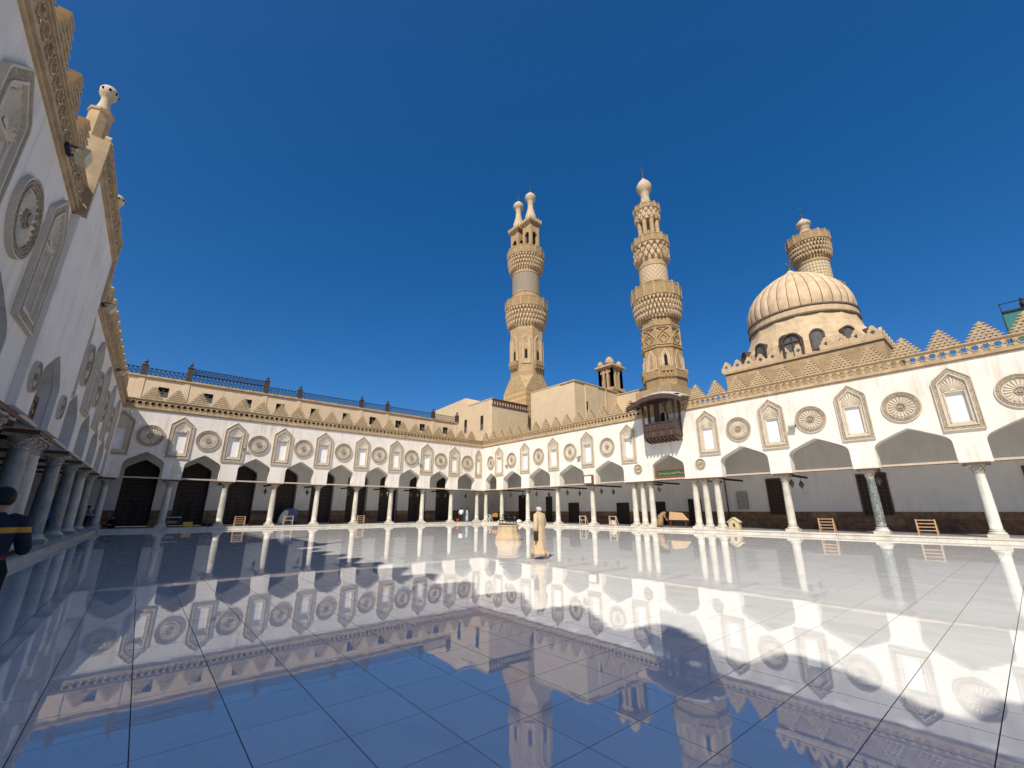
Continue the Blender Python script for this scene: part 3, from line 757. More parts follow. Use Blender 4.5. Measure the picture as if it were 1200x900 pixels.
for y, pl in zip(YC, PLACE):
    k = 'white'
    lab = 'white marble column of the right arcade, %s' % pl
    if y == 6.38: k = 'granite'; lab = 'dark speckled grey granite column of the right arcade'
    if y == 1.584: k = 'green'; lab = 'pale marble column with green streaks, rightmost in the right arcade'
    column(CX + .4, y, k, lab, 'columns of the right arcade', math.pi / 2, .97)
for i, y in enumerate(YA):
    if y < -3: continue
    k = 'grey' if i % 3 != 1 else 'white'
    if 0 <= i <= 3: lab = '%s grey marble column of the shaded left arcade counted from its far end' % ORD[i]
    elif i <= 9: lab = '%s grey marble column of the shaded left arcade counted from its far end, under the portal block' % ORD[i]
    else: lab = '%s marble column of the left arcade counted from its far end, off the left edge' % ORD[i]
    column(ax(y) - .4, y, k, lab, 'columns of the left arcade', math.pi / 2, 1.12, CPLA)

# ------------------------------------------------------------------ upper storey over the back arcade
ub = empty('upper_storey', (0, 51.0, 0), 0, 'cream upper storey with small square windows set back above the back arcade', 'building')
UX0, UX1, UZ = -9.0, 32.75, 13.55
WINB = [-.4, 3.12, 6.54, 9.69, 13.28, 16.9, 20.19, 23.65, 27.14, 30.75]
WINB = [(x, .42, 11.88, 12.86) for x in WINB]
m = MB(); cur = UX0
for c, hw, z0, z1 in WINB:
    m.quad((cur, 0, 9.9), (c - hw, 0, 9.9), (c - hw, 0, UZ), (cur, 0, UZ)); m.quad((c - hw, 0, 9.9), (c + hw, 0, 9.9), (c + hw, 0, z0), (c - hw, 0, z0)); m.quad((c - hw, 0, z1), (c + hw, 0, z1), (c + hw, 0, UZ), (c - hw, 0, UZ))
    for a, b in (((c - hw, z0), (c - hw, z1)), ((c - hw, z1), (c + hw, z1)), ((c + hw, z1), (c + hw, z0)), ((c + hw, z0), (c - hw, z0))): m.quad((a[0], 0, a[1]), (b[0], 0, b[1]), (b[0], .3, b[1]), (a[0], .3, a[1]))
    cur = c + hw
m.quad((cur, 0, 9.9), (UX1, 0, 9.9), (UX1, 0, UZ), (cur, 0, UZ)); m.quad((UX1, 0, 9.9), (UX1, 6, 9.9), (UX1, 6, UZ), (UX1, 0, UZ)); m.quad((UX0, 0, UZ), (UX1, 0, UZ), (UX1, 6, UZ), (UX0, 6, UZ)); m.quad((UX0, 6, 9.9), (UX0, 6, UZ), (UX1, 6, UZ), (UX1, 6, 9.9))
m.build('wall', 'cream_wall', ub)
for c, hw, z0, z1 in WINB:
    m = MB(); m.box(c - hw, c + hw, .18, .30, z0, z1); o = m.build('window', 'void', ub)
    m = MB(); m.box(c - .03, c + .03, .10, .18, z0, z1); m.box(c - hw, c + hw, .11, .18, z0 + .5, z0 + .56); m.box(c + .03, c + hw, .12, .17, z0, z0 + .5); m.build('casement', 'shutter', o)
m = MB(); m.box(UX0, UX1 + .1, -.06, 6, UZ, UZ + .08); m.box(UX0, UX1 + .16, -.14, 6, UZ + .08, UZ + .2); m.box(UX0, UX1 + .12, -.1, 6, UZ + .2, UZ + .28); m.build('cornice', 'stone_mould', ub)
POSTS = [(-2.11, 1), (1.3, 2), (8.08, 2), (11.48, 1), (18.59, 1), (22.0, 1), (28.72, 1), (32.6, 1)]
m = MB(); m.box(-.22, .22, -.05, 0, 10.9, UZ); PILM = m.mesh('pilaster', 'cream_wall')
def fin(r=1.0):
    m = MB(); m.lathe([(.10 * r, 0), (.05 * r, .06 * r), (.05 * r, .12 * r), (.15 * r, .2 * r), (.17 * r, .28 * r), (.13 * r, .37 * r), (.05 * r, .42 * r), (.06 * r, .47 * r), (.01, .6 * r)], 10); return m.mesh('finial', 'iron_brown', True)
FIN = fin()
rw = empty('roof_railing', (0, 50.95, UZ + .28), 0, 'dark lattice railing with finial posts along the roof edge above the back arcade', 'railing')
zr = .72
for x, k in POSTS:
    inst('pilaster', PILM, ub, (x, 0, 0))
    hh = .9 if k == 1 else 1.3
    m = MB(); m.box(x - .22, x + .22, -.1, .3, 0, hh); m.box(x - .26, x + .26, -.14, .34, hh, hh + .08); o = m.build('post', 'iron_brown', rw); inst('finial', FIN, o, (x, .1, hh + .08))
def rail_panel(x0, x1, z0, z1):
    m = MB(); m.box(x0, x1, .06, .14, z0, z0 + .05); m.box(x0, x1, .05, .15, z1 - .06, z1)
    hz = z1 - z0 - .11; n = max(1, round((x1 - x0) / (hz * .55))); st = (x1 - x0) / n
    for i in range(n):
        a = x0 + i * st
        for p, q in (((a, z0 + .05), (a + st, z1 - .06)), ((a + st, z0 + .05), (a, z1 - .06))):
            m.tube([(p[0], .1, p[1]), (q[0], .1, q[1])], .022, 4)
        m.tube([(a, .1, z0 + .05), (a, .1, z1 - .06)], .02, 4)
        m.tube([(a, .1, (z0 + z1) / 2), (a + st, .1, (z0 + z1) / 2)], .016, 4)
    return m
xs = [-9.0] + [p[0] for p in POSTS]
for a, b in zip(xs, xs[1:]):
    rail_panel(a + .2, b - .2, 0.02, zr).build('lattice_panel', 'iron', rw)
    if abs(a - 1.3) < .01: rail_panel(a + .2, b - .2, zr + .02, zr + .58).build('lattice_panel', 'iron', rw)

# ------------------------------------------------------------------ plain rooftop buildings behind the far corner
bl = empty('roof_building', (36.5, 47.78, 0), 0, 'cream rooftop building with two tall windows just left of the double-headed minaret', 'building')
m = MB(); m.add([(0, 0, 9.9), (0, 6.15, 9.9), (0, 17, 9.9), (0, 17, 18.4), (0, 7.0, 18.82), (0, 6.6, 18.5), (0, 6.15, 17.36), (0, 0, 17.37)], [(0, 7, 6, 5, 4, 3, 2, 1)])
m.quad((0, 0, 9.9), (7, 0, 9.9), (7, 0, 17.33), (0, 0, 17.37)); m.quad((0, 0, 17.37), (7, 0, 17.33), (7, 6.15, 17.33), (0, 6.15, 17.36)); m.quad((0, 6.15, 17.36), (7, 6.15, 17.36), (7, 7, 18.8), (0, 7, 18.82)); m.quad((0, 7, 18.82), (7, 7, 18.8), (7, 17, 18.4), (0, 17, 18.4))
m.build('wall', 'limewash', bl)
m = MB(); m.box(-.06, .3, -.06, 6.1, 17.37, 17.5); m.box(-.06, .35, 6.9, 17, 18.44, 18.62) if False else None; m.build('coping', 'stone_pale', bl)
m = MB(); m.box(-.1, 7, -.1, .0, 16.35, 16.5); m.box(-.12, 7, -.12, 0, 17.25, 17.42)
for k in range(14): m.prism([(k * .5, 16.5), (k * .5 + .12, 16.5), (k * .5 + .37, 17.25), (k * .5 + .25, 17.25)], -.08, -.001); m.prism([(k * .5 + .25, 16.5), (k * .5 + .37, 16.5), (k * .5 + .12, 17.25), (k * .5, 17.25)], -.06, -.001)
m.build('lattice_frieze', 'wood_brown', bl)
for y0, z0, z1 in ((2.45, 13.1, 15.2), (6.75, 13.2, 15.25)):
    m = MB(); m.ring([(-y0 - .42, z0 - .08), (-y0 + .42, z0 - .08), (-y0 + .42, z1 + .08), (-y0 - .42, z1 + .08)], [(-y0 - .34, z0), (-y0 + .34, z0), (-y0 + .34, z1), (-y0 - .34, z1)], -.05, 0)
    o = m.build('window', 'stone_mould', bl, rot=(0, 0, -math.pi / 2))
    m = MB(); m.box(-y0 - .34, -y0 + .34, -.02, -.004, z0, z1); m.build('shutter', 'void', o)
    m = MB(); m.box(-y0 - .34, -y0 + .34, -.035, -.02, z0, z0 + (z1 - z0) * .42); m.build('screen', 'shutter', o)
b1 = empty('roof_building', (39.0, 34.04, 0), 0, 'pale windowless rooftop block between the two tall minarets', 'building')
m = MB(); m.box(0, 8.8, 0, 8, 9.9, 17.37); m.build('wall', 'limewash', b1)
for a, b, h in ((1.95, 4.6, 17.24),): m = MB(); m.box(a, b, -.12, 0, 9.9, h); m.build('pier', 'limewash', b1)
m = MB(); m.box(-.1, 0, 2.45, 8, 9.9, 17.45); m.build('pier', 'limewash', b1)
m = MB(); m.box(6.1, 6.35, -.12, 0, 9.9, 17.4); m.build('pier', 'stone_pale', b1)
m = MB(); m.box(1.98, 2.25, -.14, -.10, 12.0, 15.0); m.build('slit_window', 'void', b1)
m = MB(); m.box(-.15, 8.85, -.15, 8, 17.37, 17.5); m.build('coping', 'stone_pale', b1)
b2 = empty('roof_building', (47.81, 27.5, 0), 0, 'lower pale rooftop block in the gap left of the carved minaret', 'building')
m = MB(); m.box(0, 6, 0, 6.54, 9.9, 16.95); m.build('wall', 'limewash', b2)
m = MB(); m.box(-.08, 6, -.08, 6.54, 16.95, 17.08); m.build('coping', 'stone_pale', b2)

# ------------------------------------------------------------------ minarets
def octa(m, prof, rot=math.pi / 8): return m.lathe(prof, 8, rot=rot)
def corbel_mesh(w, d, h, mat):
    m = MB(); m.add([(0, -w / 2, h), (d, -w / 2, h), (d, w / 2, h), (0, w / 2, h), (d, -w / 2, h * .62), (d, w / 2, h * .62), (0, 0, 0), (d * .75, 0, h * .18)],
                    [(0, 1, 2, 3), (1, 4, 5, 2), (4, 7, 5), (0, 6, 7, 4, 1), (2, 5, 7, 6, 3), (0, 3, 6)]); return m
def gallery(root, r0, r1, z0, z1, z2, npan, tiers=4, mat='stone', pmat='minaret_carved', nc=None):
    """muqarnas corbelling from r0 to r1 between z0 and z1, parapet from z1 to z2"""
    m = MB(); h = (z1 - z0) / tiers; nc = nc or round(npan * 2.5)
    m.lathe([(r0, z0), (r0 + .01, z0 + .02)] + [(r0 + (r1 - r0) * (k + 1) / tiers * .52, z0 + h * (k + .75)) for k in range(tiers)] + [(r1, z1 - h * .12), (r1 + .06, z1 - h * .08), (r1 + .06, z1)], max(24, npan * 2))
    for k in range(tiers):
        rk = r0 + (r1 - r0) * k / tiers * .8; dk = min((r1 - r0) / tiers + .30, r1 + .03 - rk); cb = corbel_mesh(2 * math.pi * (rk + dk) / nc * .60, dk, h * 1.05, mat)
        for q in range(nc):
            a = 2 * math.pi * (q + .5 * (k % 2)) / nc; ca, sa = math.cos(a), math.sin(a)
            m.add([((rk + x) * ca - y * sa, (rk + x) * sa + y * ca, z0 + k * h + z) for x, y, z in cb.v], cb.f)
    o = m.build('muqarnas', 'stone_pale', root)
    wp = 2 * r1 * math.tan(math.pi / npan); hp = z2 - z1
    pm_ = MB(); pm_.box(-wp * .5 + .04, wp * .5 - .04, -.06, .06, .06, hp * .86); pm_.box(-wp * .5, wp * .5, -.09, .09, 0, .08); pm_.box(-wp * .5, wp * .5, -.09, .09, hp * .86, hp * .95)
    pme = pm_.mesh('parapet_panel', pmat)
    ps = MB(); ps.box(-.08, .08, -.11, .11, 0, hp); ps.lathe([(.07, hp), (.07, hp + .08), (.02, hp + .16)], 6); pse = ps.mesh('parapet_post', 'stone')
    for q in range(npan):
        a = 2 * math.pi * q / npan; inst('parapet_panel', pme, root, (r1 * math.cos(a), r1 * math.sin(a), z1), (0, 0, a + math.pi / 2))
        a += math.pi / npan; rp = r1 / math.cos(math.pi / npan); inst('parapet_post', pse, root, (rp * math.cos(a) * .99, rp * math.sin(a) * .99, z1), (0, 0, a + math.pi / 2))
    return o
def bulb(root, c, z0, zneck, zw, zt, r_base, r_neck, r_w, ztip, n=20, rib=False):
    H = zt - zw; prof = [(r_base, z0), (r_base * .93, z0 + (zneck - z0) * .35), (r_neck * 1.1, z0 + (zneck - z0) * .75), (r_neck, zneck), (r_neck * 1.12, zneck + (zw - zneck) * .12), (r_neck * 1.05, zneck + (zw - zneck) * .2)]
    prof += [(r_neck + (r_w - r_neck) * math.sin(t * math.pi / 2), zneck + (zw - zneck) * (.2 + .8 * t)) for t in (.3, .6, .85, 1)]
    prof += [(r_w * .97, zw + H * .16), (r_w * .86, zw + H * .34), (r_w * .66, zw + H * .52), (r_w * .42, zw + H * .70), (r_w * .2, zw + H * .86), (.04, zt)]
    m = MB(); m.lathe(prof, n, c); o = m.build('bulb_dome', 'bulb', root, smooth=True)
    h = ztip - zt; m = MB(); m.lathe([(.05, zt - .05), (.04, zt + h * .15), (.13, zt + h * .25), (.04, zt + h * .36), (.03, zt + h * .45), (.10, zt + h * .52), (.03, zt + h * .6), (.02, zt + h * .7)], 8, c)
    rr_ = h * .17; m.tube([(c[0] + rr_ * math.sin(t), c[1] + rr_ * math.sin(t) * .0, zt + h * .83 - rr_ * math.cos(t)) for t in [2.6 * (i / 6 - .5) * 2 * 1.0 for i in range(7)]], .05, 5)
    m.build('crescent', 'copper_green', o)
def face_niche(w, z0, z1, depth, mat='stone_pale'):
    zs = z1 - w * .9
    m = MB(); P = lambda k: [(-w / 2 + k, z0 + k), (w / 2 - k, z0 + k), (w / 2 - k, zs), (w / 2 - k - .12, zs + w * .3), (0, z1 - k * 1.5), (-w / 2 + k + .12, zs + w * .3), (-w / 2 + k, zs)]
    m.ring(P(0), P(.16), -depth, 0); m.ring(P(.16), P(.30), -depth * .5, 0)
    for s in (-1, 1): m.lathe([(.11, z0), (.08, z0 + .15), (.08, zs - .1), (.12, zs + .05)], 6, (s * (w / 2 + .14), -.08))
    return m

# --- double-headed minaret (far)
m1 = empty('minaret', (46.8, 51.5, 0), 0, 'tall minaret with two bulb-topped heads and a striped square base', 'minaret', 'minarets behind the right arcade')
BS = 2.85
m = MB(); m.box(-BS, BS, -BS, BS, 9.0, 20.6); m.build('base', 'ablaq', m1)
ro = 2.87 / math.cos(math.pi / 8) * .965
t22 = math.tan(math.pi / 8) * BS
m = MB(); zc0, zc1 = 20.6, 23.2; ri = 2.75; ti = ri * math.tan(math.pi / 8)
lo = [(-BS, -BS), (BS, -BS), (BS, BS), (-BS, BS)]
up = [(-ti, -ri), (ti, -ri), (ri, -ti), (ri, ti), (ti, ri), (-ti, ri), (-ri, ti), (-ri, -ti)]
m.add([(x, y, zc0) for x, y in lo] + [(x, y, zc1) for x, y in up], [(0, 1, 5, 4), (1, 6, 5), (1, 2, 7, 6), (2, 8, 7), (2, 3, 9, 8), (3, 10, 9), (3, 0, 11, 10), (0, 4, 11), (4, 5, 6, 7, 8, 9, 10, 11)])
m.build('chamfer', 'ashlar', m1)
m = MB(); rs8 = ri / math.cos(math.pi / 8)
octa(m, [(rs8, 23.2), (rs8, 32.2), (rs8 + .12, 32.25), (rs8 + .12, 32.45)]); m.build('shaft', 'ashlar', m1)
nm_ = face_niche(1.35, 25.3, 30.6, .14).mesh('blind_niche', 'stone_pale')
for k in range(8):
    a = k * math.pi / 4; inst('blind_niche', nm_, m1, (ri * math.sin(a), -ri * math.cos(a), 0), (0, 0, a))
    if k % 2 == 1:
        m = MB(); m.prism([(-.22, 26.2), (.22, 26.2), (.22, 27.6), (0, 28.0), (-.22, 27.6)], -.05, -.02); m.build('slit_window', 'void', m1, (ri * math.sin(a), -ri * math.cos(a), 0), (0, 0, a))
    else:
        m = MB(); m.box(-.95, .95, -.55, 0, 25.0, 25.75)
        for i in range(5): m.prism([(-.95 + i * .4, 25.0), (-.65 + i * .4, 25.0), (-.8 + i * .4, 24.35)], -.5, 0)
        m.build('balconette', 'minaret_carved', m1, (ri * math.sin(a), -ri * math.cos(a), 0), (0, 0, a))
        m = MB(); m.prism([(-.22, 25.9), (.22, 25.9), (.22, 27.4), (0, 27.8), (-.22, 27.4)], -.05, -.02); m.build('slit_window', 'void', m1, (ri * math.sin(a), -ri * math.cos(a), 0), (0, 0, a))
gallery(m1, 2.95, 3.75, 32.4, 35.7, 37.5, 16)
m = MB(); m.lathe([(2.52, 35.8), (2.52, 38.9), (2.6, 38.95), (2.6, 39.15)], 32); m.build('drum', 'stone', m1)
m = MB(); m.lathe([(2.55, 39.15), (2.55, 42.9)], 32); m.build('tile_band', 'tile_lattice', m1)
m = MB(); m.lathe([(2.62, 42.9), (2.62, 43.1), (2.55, 43.12), (2.58, 43.8)], 32); m.build('drum', 'stone', m1)
gallery(m1, 2.62, 3.38, 43.6, 46.4, 48.0, 16)
m = MB(); m.lathe([(3.3, 46.4), (3.3, 46.6)], 24); m.build('platform', 'stone', m1)
for yy, dz in ((-1.5, 0), (2.0, .15)):
    hw = 1.08
    t = MB()
    for sx in (-1, 1):
        for sy in (-1, 1): t.box(min(sx * hw, sx * (hw - .5)), max(sx * hw, sx * (hw - .5)), yy + min(sy * hw, sy * (hw - .5)), yy + max(sy * hw, sy * (hw - .5)), 46.5, 52.9 + dz)
    for sx, sy in ((1, 0), (-1, 0), (0, 1), (0, -1)):
        P = lambda u, d: (sx * d + (u if sx == 0 else 0), yy + sy * d + (u if sy == 0 else 0))
        for z0, z1 in ((46.5, 48.4), (51.6, 52.9 + dz)):
            a, b = P(-.6, hw - .04), P(.6, hw - .04); c, d = P(-.6, hw - .4), P(.6, hw - .4); xs_ = [q[0] for q in (a, b, c, d)]; ys_ = [q[1] for q in (a, b, c, d)]
            t.box(min(xs_), max(xs_), min(ys_), max(ys_), z0, z1)
        for k in range(4):
            zz = 51.1 + k * .14; half = .58 - .13 * k
            for sg in (-1, 1):
                u0, u1 = (half, .6) if sg > 0 else (-.6, -half)
                a, b = P(u0, hw - .05), P(u1, hw - .38); t.box(min(a[0], b[0]), max(a[0], b[0]), min(a[1], b[1]), max(a[1], b[1]), zz, zz + .14)
    hd = t.build('turret', 'stone', m1)
    m = MB(); m.box(-.62, .62, yy - .62, yy + .62, 46.6, 51.8); m.build('turret_core', 'void', hd)
    m = MB()
    for k in range(3):
        e = hw + .06 + k * .15; m.box(-e, e, yy - e, yy + e, 52.9 + dz + k * .3, 53.1 + dz + k * .3)
        nq = 7
        for q in range(nq):
            u = -e + (q + .5) * 2 * e / nq
            for d in (-1, 1): m.box(u - .1, u + .1, yy + d * e - .08, yy + d * e + .08, 53.1 + dz + k * .3, 53.2 + dz + k * .3); m.box(d * e - .08, d * e + .08, yy + u - .1, yy + u + .1, 53.1 + dz + k * .3, 53.2 + dz + k * .3)
    m.box(-1.2, 1.2, yy - 1.2, yy + 1.2, 53.1 + dz, 53.8 + dz); m.build('turret_cornice', 'minaret_carved', hd)
    m = MB()
    for q in range(6):
        u = -1.3 + q * .52
        for d in (-1.38, 1.38): m.prism([(u - .2, 53.75 + dz), (u + .2, 53.75 + dz), (u + .2, 54.2 + dz), (u, 54.55 + dz), (u - .2, 54.2 + dz)], yy + d - .06, yy + d + .06); m.box(d - .06, d + .06, yy + u - .2, yy + u + .2, 53.75 + dz, 54.3 + dz)
    m.build('merlon_row', 'stone_pale', hd)
    bulb(m1, (0, yy), 53.7 + dz, 58.3 + dz * 3, 59.8 + dz * 1, 61.2 + dz, 1.15, .52, 1.05, 63.0 + dz)
m = MB(); m.ring([(-.75, 12.2), (.75, 12.2), (.75, 15.9), (.45, 16.6), (0, 16.9), (-.45, 16.6), (-.75, 15.9)], [(-.5, 12.3), (.5, 12.3), (.5, 15.8), (.3, 16.3), (0, 16.55), (-.3, 16.3), (-.5, 15.8)], -.06, 0)
kd = m.build('doorway', 'stone', m1, (.75, -BS, 1.0))
m = MB(); m.prism([(-.5, 12.3), (.5, 12.3), (.5, 15.8), (.3, 16.3), (0, 16.55), (-.3, 16.3), (-.5, 15.8)], -.03, -.005); m.build('opening', 'void', kd)

# --- carved minaret above the balcony
m2 = empty('minaret', (42.0, 23.45, 0), R(-6), 'richly carved stone minaret with one bulb rising behind the wooden balcony', 'minaret', 'minarets behind the right arcade')
m = MB(); m.box(-2.3, 2.3, -2.3, 2.3, 9.0, 14.2); m.build('base', 'ashlar', m2)
c8 = math.cos(math.pi / 8)
m = MB(); octa(m, [(2.25, 14.2), (2.25, 15.1), (2.42, 15.3), (2.42, 16.0), (2.2, 16.1), (2.16, 18.7), (2.28, 18.75), (2.28, 18.95), (2.12, 19.0), (2.1, 21.3), (2.2, 21.35), (2.2, 21.6), (2.08, 21.65), (2.08, 22.3)]); m.build('shaft', 'minaret_carved', m2)
rA = 2.14 * c8; nA = face_niche(.95, 16.2, 18.6, .09, 'stone_pale').mesh('blind_niche', 'stone_pale')
nB = MB(); 
nB.ring([(-.75, 19.1), (.75, 19.1), (.75, 21.2), (-.75, 21.2)], [(-.68, 19.18), (.68, 19.18), (.68, 21.12), (-.68, 21.12)], -.09, 0)
nB.ring([(0, 19.2), (.5, 19.8), (0, 20.4), (-.5, 19.8)], [(0, 19.35), (.38, 19.8), (0, 20.25), (-.38, 19.8)], -.10, 0)
for s in (-1, 1): nB.tube([(s * .68, -.06, 19.9), (0, -.06, 20.75), (-s * .68, -.06, 21.1)], .06, 4)
nBm = nB.mesh('interlace', 'stone')
for k in range(8):
    a = k * math.pi / 4 + 0; inst('blind_niche', nA, m2, (rA * math.sin(a), -rA * math.cos(a), 0), (0, 0, a)); inst('interlace', nBm, m2, (1.965 * math.sin(a), -1.965 * math.cos(a), 0), (0, 0, a))
    if k % 2 == 1:
        m = MB(); m.prism([(-.16, 16.6), (.16, 16.6), (.16, 17.7), (0, 18.0), (-.16, 17.7)], -.05, -.02); m.build('slit_window', 'void', m2, (rA * math.sin(a), -rA * math.cos(a), 0), (0, 0, a))
        m = MB(); m.box(-.7, .7, -.42, 0, 15.9, 16.45)
        for i in range(4): m.prism([(-.7 + i * .38, 15.9), (-.44 + i * .38, 15.9), (-.57 + i * .38, 15.1)], -.36, 0)
        m.build('balconette', 'minaret_carved', m2, (rA * math.sin(a), -rA * math.cos(a), 0), (0, 0, a))
gallery(m2, 2.1, 2.72, 22.4, 24.9, 26.5, 16, 4)
m = MB(); m.lathe([(1.62, 25), (1.62, 27.1), (1.7, 27.15), (1.7, 27.3)], 28); m.build('drum', 'stone', m2)
m = MB(); m.lathe([(1.64, 27.3), (1.64, 29.35)], 32); m.build('zigzag_band', 'zigzag', m2)
m = MB(); m.lathe([(1.7, 29.35), (1.7, 29.5), (1.6, 29.55), (1.62, 30.3)], 28); m.build('drum', 'stone', m2)
gallery(m2, 1.66, 2.06, 30.2, 32.3, 33.3, 12, 3, nc=18)
for k in range(8):
    a = k * math.pi / 4 + .25; m = MB(); m.lathe([(.32, 32.3), (.26, 32.6), (.26, 35.9), (.34, 36.1)], 10, (1.08 * math.cos(a), 1.08 * math.sin(a))); m.build('lantern_column', 'stone', m2)
m = MB(); m.lathe([(.34, 32.4), (.34, 36.1)], 10); m.build('lantern_core', 'stone', m2)
gallery(m2, 1.34, 1.52, 36.0, 37.4, 38.15, 12, 2, nc=16)
bulb(m2, (0, 0), 37.9, 40.1, 41.4, 43.0, .72, .50, .95, 44.7)

# --- short checkered minaret behind the dome
m3 = empty('minaret', (56.0, 10.75, 0), .2, 'minaret with a checkered shaft standing right behind the ribbed dome', 'minaret', 'minarets behind the right arcade')
m = MB(); m.box(-2, 2, -2, 2, 9, 21); m.build('base', 'ashlar', m3)
m = MB(); octa(m, [(1.95, 21), (1.95, 24.0)]); m.build('shaft', 'ashlar', m3)
gallery(m3, 1.9, 2.4, 23.6, 25.0, 26.2, 16, 3)
m = MB(); m.lathe([(1.62, 25), (1.62, 29.5)], 32); m.build('checker_band', 'checker', m3)
m = MB(); m.lathe([(1.68, 29.5), (1.68, 29.7), (1.58, 29.75), (1.58, 30.2)], 32); m.build('drum', 'stone', m3)
gallery(m3, 1.62, 2.16, 30.0, 32.1, 33.2, 16, 4)
bulb(m3, (0, 0), 32.8, 34.75, 35.3, 36.25, .72, .52, .78, 37.7)

# --- small arcaded tower in the gap
tw = empty('tower', (55.0, 40.2, 0), 0, 'small square tower with arched openings and little domes in the gap between the minarets', 'tower')
m = MB(); m.box(-1.45, 1.45, -1.45, 1.45, 12, 19.9); m.box(-1.6, 1.6, -1.6, 1.6, 19.9, 20.4); m.build('base', 'stone', tw)
m = MB()
for k in range(4):
    for i in range(4):
        u = -1.2 + i * .8
        x, y = [(u, -1.2), (1.2, u), (u, 1.2), (-1.2, u)][k]; m.box(x - .17, x + .17, y - .17, y + .17, 20.4, 23.6)
m.box(-1.25, 1.25, -1.25, 1.25, 23.0, 23.7); m.build('arcade', 'stone', tw)
m = MB(); m.box(-.9, .9, -.9, .9, 20.4, 23.0); m.build('core', 'wood_dark', tw)
m = MB(); m.box(-1.55, 1.55, -1.55, 1.55, 23.7, 23.95); m.box(-1.75, 1.75, -1.75, 1.75, 23.95, 24.25); m.build('cornice', 'stone_mould', tw)
for x, y in ((-1.05, -1.05), (1.05, -1.05), (1.05, 1.05), (-1.05, 1.05)):
    m = MB(); m.lathe([(.5, 24.25), (.52, 24.6), (.42, 24.95), (.2, 25.2), (.02, 25.3)], 12, (x, y)); m.build('corner_dome', 'stone', tw, smooth=True)
m = MB(); m.lathe([(.75, 24.25), (.75, 24.9), (.8, 24.95), (.72, 25.4), (.5, 25.8), (.25, 26.05), (.02, 26.15)], 14); m.build('dome', 'stone', tw, smooth=True)

# ------------------------------------------------------------------ domed chamber
DX, DY = 43.0, 10.1
dm = empty('domed_chamber', (DX, DY, 0), 0, 'square stone chamber with a fluted ribbed dome and cut-out merlons at the right', 'dome')
m = MB(); m.box(-5.5, 5.6, -5.85, 5.0, 9.0, 13.3); m.build('chamber', 'ashlar', dm)
m = MB(); m.box(-5.62, -5.5, -5.95, 5.1, 13.12, 13.3); m.box(-5.6, 5.6, -5.95, -5.85, 13.12, 13.3); m.build('string_course', 'stone_mould', dm)
def merlon():
    po = [(-.46, 0), (-.2, 0), (.2, 0), (.46, 0), (.46, .42), (.30, .52), (.30, .66), (.20, .74), (.13, .92), (0, 1.0), (-.13, .92), (-.20, .74), (-.30, .66), (-.30, .52), (-.46, .42)]
    n = len(po); pi = []
    for x, z in po:
        a = math.atan2(z - .46, x); r = .10 + .07 * abs(math.cos(2 * a)); pi.append((r * math.cos(a), .46 + r * math.sin(a)))
    m = MB(); m.ring(po, pi, -.09, .09)
    m.add([(x, .09, z) for x, z in po] + [(x, .09, z) for x, z in pi], [(i, n + i, n + (i + 1) % n, (i + 1) % n) for i in range(n)]); return m.mesh('merlon', 'stone_pale')
MER = merlon()
for k in range(12):
    yy = -5.4 + k * .93
    if 4 <= k <= 4: continue
    inst('merlon', MER, dm, (-5.4, yy, 13.3), (0, 0, -math.pi / 2))
for k in range(11): inst('merlon', MER, dm, (-4.6 + k * .93, -5.75, 13.3)); inst('merlon', MER, dm, (-4.6 + k * .93, 4.9, 13.3))
# arched attic window standing on the front wall
m = MB(); arch = lambda r, z0, z1: [(-r, z0), (r, z0)] + [(r * math.cos(t * math.pi / 8), z1 + r * math.sin(t * math.pi / 8)) for t in range(9)]
m.ring(arch(.72, 13.2, 14.6), arch(.58, 13.28, 14.6), -.16, .3); aw = m.build('window', 'iron_brown', dm, (-5.45, -.45, 0), (0, 0, -math.pi / 2))
m = MB(); m.prism(arch(.58, 13.28, 14.6), -.02, .2); m.build('pane', 'shutter', aw)
m = MB(); m.box(-.58, .58, -.09, -.02, 14.5, 14.6); m.box(-.03, .03, -.08, -.02, 13.3, 15.1); m.build('glazing_bar', 'iron_brown', aw)
# drum: octagonal skirt, ring of arched windows
rd = 4.45
m = MB(); m.lathe([(5.5, 13.3), (5.4, 14.6), (4.5, 16.0), (4.3, 16.5), (4.15, 17.3)], 16, rot=math.pi / 16); m.build('drum', 'stone_pale', dm)
m = MB(); m.lathe([(4.16, 17.1), (4.28, 17.2), (4.28, 17.32), (4.16, 17.36), (4.14, 17.85), (4.28, 17.9), (4.28, 18.02), (4.05, 18.05)], 48); m.build('dome_ring', 'lead', dm)
m = MB(); m.lathe([(4.20, 17.37), (4.20, 17.84)], 48, cap=False); m.build('ring_band', 'stone_pale', dm)
for k in range(16):
    a = 2 * math.pi * (k + .5) / 16 + math.pi / 16; rw_ = 5.5 * math.cos(math.pi / 16)
    m = MB(); m.ring(arch(.5, 13.5, 14.75), arch(.36, 13.6, 14.75), -.10, .75); o = m.build('window', 'iron_brown', dm, ((rw_ - .02) * math.sin(a), -(rw_ - .02) * math.cos(a), .1), (0, 0, a))
    m = MB(); m.prism(arch(.37, 13.6, 14.75), -.02, .02); m.build('pane', 'shutter', o)
